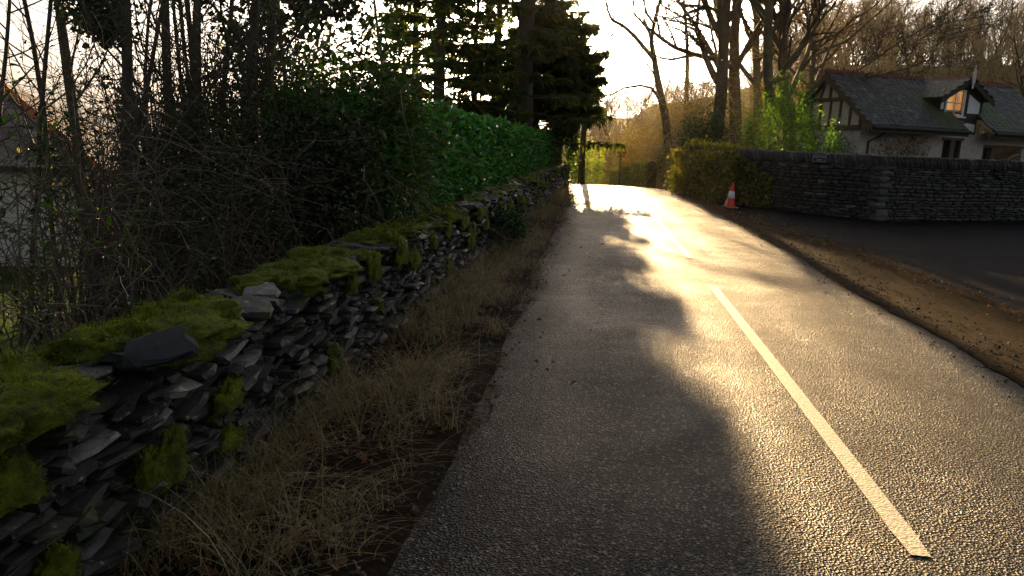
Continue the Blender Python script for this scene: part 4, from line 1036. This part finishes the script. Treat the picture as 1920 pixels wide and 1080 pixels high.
dormer = dm.build('dormer', M['timber'], house)
mb = MB()
for pts in ([(DU0 + .16, 3.62), (DU0 + .16, 3.98), (wU0 - .2, min(4.25, dz(wU0 - .2) - .14)), (wU0 - .2, 3.62)], [(wU1 + .2, 3.52), (wU1 + .2, min(4.25, dz(wU1 + .2) - .14)), (DU1 - .16, 3.93), (DU1 - .16, 3.52)],
            [(DC - .3, wT + .13), (DC, dz(DC) - .22), (DC + .3, wT + .13)], [(wU1 + .1, 2.80), (wU1 + .1, 3.16), (SL1 - .02, 3.10), (SL1 - .02, 2.80)], [(wU0 + .35, 3.02), (wU0 + .36, 3.20), (wU1 - .1, 3.2)], [(wU0 + .62, 2.85), (wU1 - .1, 3.08), (wU1 - .1, 2.80)]):
    mb = MB(); mb.prism([(u, FW - .028, z) for u, z in pts], (0, .006, 0)); mb.build('plaster_panel', M['plaster_w'], dormer)
mb = MB()
hw = (DU1 - DU0) / 2 + .22
for sg_ in (-1, 1):
    e = (DC + sg_ * hw, DEZ - .03)
    mb.prism([(e[0], FW - .28, e[1]), (DC, FW - .28, DRZ), (DC, FW - .28, DRZ + .06), (e[0], FW - .28, e[1] + .06)], (0, HSP - FW + .26, 0))
    du = np.array([-sg_ * hw, 0, DRZ - DEZ + .03]); ln = np.linalg.norm(du); du = du / ln
    slates(mb, (e[0], FW - .27, e[1] + .06), (0, 1, 0), du, HSP - FW + .2, ln, .17, .25, (sg_ * (DRZ - DEZ), 0, hw))
mb.build('dormer_roof', M['roof'], dormer)
mb = MB()
for sg_ in (-1, 1):
    e = (DC + sg_ * (hw + .04), DEZ - .08); mb.prism([(e[0], FW - .32, e[1] - .12), (e[0], FW - .32, e[1] + .1), (DC, FW - .32, DRZ + .09), (DC, FW - .32, DRZ - .16)], (0, .035, 0))
mb.build('bargeboard', M['timber'], dormer)
mb = MB()
for k in range(4): mb.prism([(DC - .1, FW - .2 + k * .45, DRZ + .04), (DC, FW - .2 + k * .45, DRZ + .13), (DC + .1, FW - .2 + k * .45, DRZ + .04)], (0, .43, 0))
mb.build('ridge_tiles', M['redtile'], dormer)
mb = MB(); mb.lathe([(.001, DRZ - .38), (.03, DRZ - .36), (.035, DRZ - .2), (.06, DRZ - .16), (.065, DRZ + .1), (.05, DRZ + .14), (.07, DRZ + .18), (.05, DRZ + .28), (.012, DRZ + .52), (.001, DRZ + .53)], 10, (DC, FW - .38, 0)); mb.build('finial', M['white'], dormer)
mb = MB(); f = .055
mb.box((wU0, FW - .06, sillz), (wU0 + f, FW + .02, wT)); mb.box((wU1 - f, FW - .06, sillz), (wU1, FW + .02, wT)); mb.box((wU0 + f, FW - .06, wT - f), (wU1 - f, FW + .02, wT)); mb.box((wU0 + f, FW - .06, sillz), (wU1 - f, FW + .02, sillz + f))
mb.box((wU0 - .06, FW - .14, sillz - .06), (wU1 + .06, FW - .022, sillz - .001)); zc = (sillz + wT) / 2; uc = (wU0 + wU1) / 2
mb.box((wU0 + f, FW - .05, zc - .018), (wU1 - f, FW + .01, zc + .018)); mb.box((uc - .012, FW - .045, sillz + f), (uc + .012, FW + .005, zc - .018)); mb.box((uc - .012, FW - .045, zc + .018), (uc + .012, FW + .005, wT - f))
mb.build('window_frame', M['white'], dormer)
mb = MB(); mb.box((wU0 + f, FW + .03, sillz + f), (wU1 - f, FW + .035, wT - f)); mb.build('pane', M['glass'], dormer)
mb = MB(); mb.box((wU0 + .0, FW + .125, sillz - .05), (wU1, FW + .15, wT + .02)); mb.build('curtain', M['curtain_glow'], dormer)
# doors below
um = (dU0 + dU1) / 2
mb = MB(); mb.box((um - .11, FW - .03, -.1), (um + .11, FW + .1, dT)); mb.box((dU0 - .06, FW - .04, dT), (dU1 + .06, FW - .002, dT + .1)); mb.box((dU1 - .05, FW + .02, -.1), (dU1, FW + .14, dT)); mb.box((dU0, FW + .02, -.1), (dU0 + .05, FW + .14, dT)); mb.build('door_frame', M['timber_w'], house)
for a, b in ((dU0 + .05, um - .11), (um + .11, dU1 - .05)):
    mb = MB(); mb.box((a, FW + .12, -.1), (b, FW + .16, dT)); d_ = mb.build('door', M['dark'], house)
    mb = MB(); mb.box((b - .09, FW + .06, 1.0), (b - .05, FW + .118, 1.25)); mb.build('handle', M['metal'], d_)
mb = MB(); pU0 = hloc(1858, 280, FW)[0]; pU1 = hloc(1867, 280, FW)[0]
mb.box((pU0, FW - .04, -.1), (pU1, FW + .2, oT)); mb.box((oU0, FW - .05, oT - .1), (pU0 - .002, FW + .1, oT)); mb.box((pU1 + .002, FW - .05, oT - .1), (min(oU1, 9.1), FW + .1, oT)); mb.build('window_frame', M['timber_w'], house)
mb = MB(); mb.box((oU0 + .02, FW + .12, -.1), (min(oU1, 9.1) - .02, FW + .14, oT - .1)); mb.build('window_pane', M['glass'], house)
# dead climber on the house wall
def climber():
    a = hloc(1632, 270, FW); b = hloc(1732, 270, FW); u0, u1 = a[0], b[0]
    def w(u, v, z): p = HP0 + UD * u + VD * v; return np.array([p[0], p[1], z - .05])
    o = w((u0 + u1) / 2, FW - .15, 0)
    root = empty('climbing_plant', o, 'leafless brown climbing plant with pale seed heads on the house wall', 'plant')
    st = MB(); lv = MB()
    for k in range(90):
        u = rng.uniform(u0, u1); pts = [w(u, FW - .06, rng.uniform(.0, 1.2))]
        for _ in range(6):
            u += rng.normal(0, .12); pts.append(w(u, FW - rng.uniform(.05, .30), min(2.5, pts[-1][2] + rng.uniform(.05, .42))))
        st.tube(np.array(pts) - o, np.linspace(.014, .005, 7), 4)
    st.build('stems', M['stem'], root)
    n = 480; pos = np.array([w(rng.uniform(u0, u1), FW - rng.uniform(.04, .34), rng.uniform(.6, 2.5)) for _ in range(n)]) - o
    L_ = rng.uniform(.05, .11, n); lv.leaves(pos, rand_dir(n), rand_dir(n), L_, L_ * .7); lv.build('dead_leaves', M['deadleaf'], root)
    for k in range(26):
        lv = MB(); c = w(rng.uniform(u0, u1), FW - rng.uniform(.25, .38), rng.uniform(1.5, 2.45)) - o; m = 14
        lv.leaves(c + rng.normal(0, .035, (m, 3)), rand_dir(m), rand_dir(m), .06, .05); lv.build('seed_head', M['seedhead'], root)
climber()
hb = at(1908, 292, 27); 
hoop = empty('garden_hoop', (hb[0], hb[1], 0), 'pale bent hoop on a stake showing over the wall by the house opening', 'garden hoop')
mb = MB(); t = np.linspace(0, PI, 14); mb.tube(np.stack([np.cos(t) * .42, np.zeros(14), 1.2 + .72 * np.sin(t) ** .8], -1), .016, 6); mb.tube(np.array([(-.42, 0, 0), (-.42, 0, 1.2)]), .016, 6); mb.tube(np.array([(.42, 0, 0), (.42, 0, 1.2)]), .016, 6); mb.build('hoop', M['conebase'], hoop)
mb = MB(); mb.tube(np.array([(.1, .03, 0), (.1, .03, 2.15)]), .018, 6); mb.build('stake', M['timber_w'], hoop)

rng = np.random.default_rng(106)
# ------------------------------------------------------------------ right side shrubs and trees
bush('green_shrub', gnd(1455, 26.0), 1.25, 1.0, 3.6, 'bright leafy green shrub growing over the boundary wall left of the house', 'shrub', 24, 4200, .13, M['holly'], None, clumps=75, lw=.4, spread=.14)
bush('green_shrub', gnd(1535, 25.4), .8, .7, 2.45, 'lower green shrub in front of the house gable', 'shrub', 16, 2000, .10, M['holly'], None, clumps=40)
bush('clipped_shrub', gnd(1577, 24.6), .55, .5, 2.15, 'small rounded dark shrub below the timbered gable', 'shrub', 12, 2400, .06, M['rhodo'], None, clumps=50)
bush('rhododendron', gnd(1318, 30.5), 1.0, 1.2, 2.9, 'dark rhododendron behind the ivy covered wall end', 'shrub', 20, 5200, .14, M['rhodo'], None, clumps=80, lw=.35)
bush('rhododendron', gnd(1266, 36.5), .8, 1.0, 2.7, 'dark rhododendron in the gateway beyond the ivy', 'shrub', 16, 3600, .14, M['rhodo'], None, clumps=60, lw=.35)
bush('twiggy_thicket', gnd(1292, 34.5), 1.35, 1.4, 5.2, 'tall olive twiggy thicket below the thickest bare trunk', 'thicket', 140, 4500, .09, M['olive'], None, M['twig_backlit'], 110, tangles=420, stem_r=.020, twist=.8)
bush('twiggy_thicket', gnd(1270, 41), 1.7, 1.4, 5.6, 'tall golden brown twiggy thicket behind the gnarled tree', 'thicket', 200, 4500, .09, M['goldleaf'], None, M['twig_backlit'], 90, tangles=420, stem_r=.022, twist=.8)
bush('twiggy_thicket', gnd(1515, 33), 1.3, 1.2, 3.9, 'brown twiggy thicket between the bright shrub and the house gable', 'thicket', 160, 2400, .09, M['olive'], None, M['twig_backlit'], 60, tangles=260, stem_r=.018, twist=.8)
bush('twiggy_thicket', gnd(1390, 38), 1.7, 1.2, 4.4, 'brown twiggy thicket behind the bright green shrub', 'thicket', 90, 1800, .09, M['olive'], None, M['twig_backlit'], 80, tangles=120, stem_r=.018, twist=.8)
bush('golden_shrub', gnd(1200, 42), 1.1, 1.2, 3.3, 'golden sunlit shrub at the roadside beyond the gateway', 'shrub', 40, 4200, .12, M['goldleaf'], None, M['twig_backlit'], 70, stem_r=.02)
bush('golden_shrub', gnd(1168, 52), 1.8, 1.6, 5.4, 'loose golden shrub where the road drops away', 'shrub', 60, 3600, .13, M['goldleaf'], None, M['twig_backlit'], 70, stem_r=.025)
b_ = gnd(1092, 43); bush('rhododendron', b_, 1.0, 1.0, 2.05 - b_[2] * .55, 'sunlit yellow green rhododendron at the left edge of the road crest', 'shrub', 18, 2600, .19, leaf_mat('sunlit_leaf', [(.12, .20, .04), (.22, .30, .07), (.34, .36, .12)], .35, .5, (1.6, 1.6, .6)), None, clumps=50, lw=.35)  # sunlit brightness is put into this leaf colour
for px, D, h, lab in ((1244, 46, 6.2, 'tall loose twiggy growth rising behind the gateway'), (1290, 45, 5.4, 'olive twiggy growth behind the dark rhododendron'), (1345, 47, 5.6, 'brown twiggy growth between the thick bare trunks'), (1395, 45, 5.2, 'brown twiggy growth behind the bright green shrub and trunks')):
    bush('twiggy_thicket', gnd(px, D), 2.0, 1.5, h, lab, 'thicket', 150, 2600, .10, M['olive'], None, M['twig_backlit'], 60, tangles=240, stem_r=.020, twist=.8)
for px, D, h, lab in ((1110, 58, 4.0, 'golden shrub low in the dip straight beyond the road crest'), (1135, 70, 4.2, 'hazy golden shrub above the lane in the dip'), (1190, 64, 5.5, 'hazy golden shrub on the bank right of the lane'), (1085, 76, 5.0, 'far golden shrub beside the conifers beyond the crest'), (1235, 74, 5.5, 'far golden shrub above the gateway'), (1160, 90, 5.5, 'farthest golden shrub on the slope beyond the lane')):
    bush('golden_shrub', gnd(px, D), 2.0, 1.6, h, lab, 'shrub', 60, 1500, .13, M['goldleaf'], None, M['twig_backlit'], 60, tangles=60, stem_r=.03)
# mossy bank wall past the gateway
def bank():
    p0 = at(1212, 336, 36)[:2]; p1 = at(1143, 334, 46)[:2]
    root = empty('mossy_wall', (p0[0], p0[1], tz(*p0)), 'sunlit moss covered wall at the right of the road crest', 'wall'); o = np.array(root.location)
    mb = MB(); n = 40; t = np.linspace(0, 1, n); d = norm(np.append(p1 - p0, 0)); ny = np.array([-d[1], d[0], 0]); ny = ny if ny[0] > 0 else -ny
    rows = []
    for (off, zt) in ((-.1, 0), (-.05, .5), (0, .88), (.1, 1.0), (.3, 1.02), (.45, .9), (.5, 0)):
        P = []
        for k in t:
            q = p0 + (p1 - p0) * k; h = (2.0 - .55 * k) * zt
            zb = tz(*q) - .1; h = (.95 - .78 * k - zb) * zt; w = .09 * fbm((k * 14, zt * 3, off * 3), 1, 4)
            P.append(np.array([q[0], q[1], zb + h + w]) + ny * (off + w))
        rows.append(np.array(P) - o)
    mb.grid(np.stack(rows, 0)); mb.build('stonework', M['moss'], root, smooth=True)
    lv = MB(); N = 2200; k = rng.random(N); q = p0 + (p1 - p0) * k[:, None]; zb = terrain(q[:, 0], q[:, 1]); hh = (1.0 - .78 * k - zb) * (.15 + .85 * rng.random(N) ** .5)
    pos = np.stack([q[:, 0], q[:, 1], zb + hh], -1) + ny * rng.uniform(-.18, .1, (N, 1)) - o
    L_ = rng.uniform(.05, .12, N); lv.leaves(pos, rand_dir(N) + np.array([0, 0, -.5]), rand_dir(N) + UP, L_, L_ * .6); lv.build('moss_fronds', M['ivy'], root)
    b = at(1163, 300, 41); zt_ = tz(b[0], b[1])
    sgn = empty('signpost', (b[0], b[1], zt_), 'rusty red board sign on a post behind the sunlit mossy wall', 'sign')
    mb = MB(); mb.box((-.05, -.04, -.1), (.05, .04, 1.25 - zt_)); mb.build('post', M['timber_w'], sgn)
    z1 = at(1163, 287, 41)[2] - zt_; mb = MB(); mb.prism([(-.32, -.075, z1 - .06), (-.27, -.075, z1 + .09), (.30, -.075, z1 + .10), (.34, -.075, z1 - .05)], (0, .03, 0)); mb.build('board', M['boardred'], sgn)
    mb = MB(); mb.box((-.2, -.075, z1 - .22), (.24, -.045, z1 - .10)); mb.build('lower_board', M['boardred'], sgn)
bank()
rng = np.random.default_rng(107)
RG = 'large bare trees behind the boundary wall'
def rt(px0, px1, py1, D, L, r, cfgn, label, bark='bark', twig='twig', dD=0, extra=None, ivy=0, izmax=3, group=RG, name='bare_tree', min_r=.009):
    b, tk = trunk_to(px0, px1, py1, D, L, r, dD)
    root, br = tree(name, b, tk + (extra or []), cfgn, label, 'tree', bark, twig, group, min_r)
    if ivy: clothe(root, br, M['olive'], ivy, .10, .16, izmax)
    return root
rt(1340, 1334, 0, 33, 13, .33, 'broad', 'big bare tree with the thickest trunk, left of the twin trunks', 'bark', ivy=900, izmax=4.5)
rt(1392, 1384, 0, 36, 13, .34, 'broad', 'bare tree just right of the thickest trunk', 'bark', ivy=700, izmax=5)
rt(1462, 1448, 0, 32, 12, .27, 'broad', 'left one of the two bare trees closest to the house gable', 'bark_pale', ivy=500, izmax=4.5)
rt(1496, 1486, 0, 33, 12, .30, 'broad', 'bare tree with long limbs reaching over the house roof', 'bark_pale', ivy=500, izmax=4.5,
   extra=[(tuple(at(1500, 190, 33) - gnd(1496, 33)), at(1760, 40, 31) - at(1500, 190, 33), 7.0, .055), (tuple(at(1498, 170, 33) - gnd(1496, 33)), at(1720, 120, 30) - at(1498, 170, 33), 5.5, .05)])
rt(1290, 1300, 0, 39, 11, .16, 'pole', 'slender bare tree at the left of the big bare trunks', 'bark', 'twig_backlit')
rt(1420, 1425, 0, 43, 13, .3, 'broad', 'farther bare tree showing between the nearer trunks', 'bark', 'twig_backlit')
rt(1530, 1560, 0, 42, 11, .25, 'broad', 'bare tree behind the house gable end', 'bark', 'twig_backlit')
rt(1093, 1097, 150, 42, 8.5, .20, 'pole', 'lone dark slender tree standing at the road crest', 'bark_dark', group=None, name='slender_tree')
# gnarled tree with curling limbs
def gnarled():
    D = 35; b = gnd(1268, D); root = empty('gnarled_tree', b, 'gnarled bare tree with curling limbs against the bright sky by the sun', 'tree')
    limbs = [([(1266, 300), (1248, 220), (1233, 150), (1227, 112), (1221, 78), (1226, 45), (1238, 0), (1244, -60)], .20, .05), ([(1227, 112), (1210, 92), (1190, 68), (1168, 48), (1148, 38), (1139, 18), (1134, -10), (1120, -50)], .12, .03),
             ([(1221, 78), (1214, 52), (1205, 36), (1188, 30), (1176, 36)], .06, .015), ([(1226, 45), (1213, 25), (1206, 0), (1196, -40)], .07, .02), ([(1168, 48), (1154, 62), (1136, 74), (1122, 92), (1110, 108), (1092, 120)], .05, .01), ([(1148, 38), (1160, 20), (1164, 0), (1172, -30)], .04, .012),
             ([(1243, 195), (1222, 165), (1200, 160), (1170, 165), (1146, 178), (1118, 178), (1096, 172)], .08, .012), ([(1233, 150), (1212, 118), (1192, 96), (1176, 94)], .05, .012), ([(1190, 68), (1172, 72), (1160, 84), (1148, 80), (1132, 82)], .035, .01)]
    br = []
    for pts, r0, r1 in limbs:
        P = np.array([at(px, py, D + .6 * math.sin(i * 1.7 + r0 * 50)) for i, (px, py) in enumerate(pts)]) - b
        if r0 == .20: P[0, 2] = -.2
        Rr = np.linspace(r0, r1, len(P)); br.append((0, P, Rr))
        for k in range(4):
            i = int(rng.integers(1, len(P) - 1)) if len(P) > 2 else 0
            if P[i, 2] < 2.5: continue
            grow(br, P[i] + (P[i + 1] - P[i]) * rng.random(), norm(rand_dir(1)[0] + np.array([-.2, 0, .3])), rng.uniform(.5, 1.4), Rr[i] * .4, 3, CFG['broad'])
    limbs_build(root, br, M['bark'], M['twig'], .006)
gnarled()
# woods on the hill: four trees copied
rng = np.random.default_rng(108)
HG = 'bare trees of the hillside wood'
protos = []
for k in range(4):
    root = empty('hillside_tree', (0, 0, 0), 'bare winter tree in the wood on the hillside behind the house', 'tree', HG)
    tree_parts(root, [((0, 0, -.4), (rng.normal(0, .06), rng.normal(0, .06), 1), 8.6, .115)], 'hill', M['bark_pale' if k % 2 else 'bark'], M['twig_backlit'], .008); protos.append(root)
spots = []
for D in (47, 53, 60, 68, 77, 88, 100, 118, 140):
    px = (1560 if D < 56 else 1400) + rng.uniform(-20, 20)
    while px < 2120:
        spots.append((px, D + rng.normal(0, 1.5))); px += 1400 / D * rng.uniform(1.2, 2.5)
spots2 = []
for D in (72, 85, 100, 120, 138, 152, 160):
    px = 1075 + rng.uniform(0, 25)
    while px < 1540:
        spots2.append((px, D + rng.normal(0, 3))); px += 1400 / D * rng.uniform(1.5, 3.0)
used = [False] * 4
for grp, sp, lab, sc0 in ((HG, spots, 'bare winter tree in the wood on the hillside behind the house', 1.0), ('bare trees of the far wood', spots2, 'golden hazy bare tree in the far wood beyond the road crest', 1.0)):
    for i, (px, D) in enumerate(sp):
        k = int(rng.integers(0, 4)); b = gnd(px, D); sc = sc0 * rng.uniform(.8, 1.2)
        rz = rng.uniform(0, 6.28)
        if sp is spots2: sc = min(1.1, max(3.2, 1.7 + (.062 + .05 * max(0, px - 1200) / 340) * D - b[2]) / 8.2) * rng.uniform(.8, 1.15)
        if sp is spots and not used[k]: o = protos[k]; used[k] = True; o.location = b; o.rotation_euler[2] = rz; o.scale = (sc,) * 3
        else: copy_tree(protos[k], b, rz, sc, lab, grp)
# ------------------------------------------------------------------ thin haze box added for a glow round the sun
mb = MB(); mb.box((-640, -120, -9), (640, 860, 62))
hz, nt, out = new_mat('haze'); pv = nt.nodes.new('ShaderNodeVolumePrincipled'); nt.links.new(pv.outputs[0], out.inputs['Volume'])
pv.inputs['Color'].default_value = (1, .93, .82, 1); pv.inputs['Density'].default_value = .00005; pv.inputs['Anisotropy'].default_value = .84
tag(mb.build('haze', hz), 'thin haze added for the glow round the sun', 'haze', kind='stuff')
# ------------------------------------------------------------------ light, sky, camera
SAZ, SEL = math.radians(4.2), math.radians(9.4)
sd = Vector((math.sin(SAZ) * math.cos(SEL), math.cos(SAZ) * math.cos(SEL), math.sin(SEL)))
ld = bpy.data.lights.new('sun', 'SUN'); ld.energy = 5.0; ld.angle = math.radians(.5); ld.color = (1, .66, .31)
lo = bpy.data.objects.new('sun', ld); C.objects.link(lo); lo.rotation_euler = (-sd).to_track_quat('-Z', 'Y').to_euler()
w = bpy.data.worlds.new('World'); bpy.context.scene.world = w; w.use_nodes = True; nt = w.node_tree
sky = nt.nodes.new('ShaderNodeTexSky'); sky.sky_type = 'NISHITA'; sky.sun_disc = False; sky.sun_elevation = SEL; sky.sun_rotation = SAZ
sky.air_density = 1.0; sky.dust_density = 4.0; sky.ozone_density = 1.0; sky.altitude = 50
bg = nt.nodes['Background']; gw = G(nt)
bwn = gw.n('ShaderNodeRGBToBW'); nt.links.new(sky.outputs[0], bwn.inputs[0])
grey = gw.mix(1.0, (1., .94, .93), bwn.outputs[0], 'MULTIPLY')
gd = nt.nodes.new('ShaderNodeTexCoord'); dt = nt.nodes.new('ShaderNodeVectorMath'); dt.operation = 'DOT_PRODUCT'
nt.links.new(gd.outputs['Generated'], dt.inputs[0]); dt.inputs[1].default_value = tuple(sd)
sun_side_f = gw.ramp(gw.math('MULTIPLY_ADD', dt.outputs['Value'], .5, .5), [(.0, .52), (.5, .64), (.80, .70), (.93, .86), (1.0, 1.0)])  # sky dimmed away from the sun, to set how deep the shade is
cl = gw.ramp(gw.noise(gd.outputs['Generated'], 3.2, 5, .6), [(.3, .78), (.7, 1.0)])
skc = gw.mix(1.0, gw.mix(1.0, gw.mix(.60, sky.outputs[0], grey), sun_side_f, 'MULTIPLY'), cl, 'MULTIPLY')
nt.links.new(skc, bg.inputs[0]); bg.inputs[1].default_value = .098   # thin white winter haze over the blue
cd = bpy.data.cameras.new('camera'); cam = bpy.data.objects.new('camera', cd); C.objects.link(cam)
mw = Matrix(((R_[0], U_[0], -F_[0], 0), (R_[1], U_[1], -F_[1], 0), (R_[2], U_[2], -F_[2], 1.7), (0, 0, 0, 1))); cam.matrix_world = mw
cd.sensor_width = 36; cd.lens = 36 * FL / 1920; cd.clip_end = 3000; cd.clip_start = .05
sc = bpy.context.scene; sc.camera = cam
sc.view_settings.view_transform = 'Standard'; sc.view_settings.look = 'None'; sc.view_settings.exposure = 1.86; sc.view_settings.gamma = 1
sc.cycles.use_denoising = True; sc.cycles.max_bounces = 6; sc.cycles.transparent_max_bounces = 8
sc.cycles.sample_clamp_indirect = 6
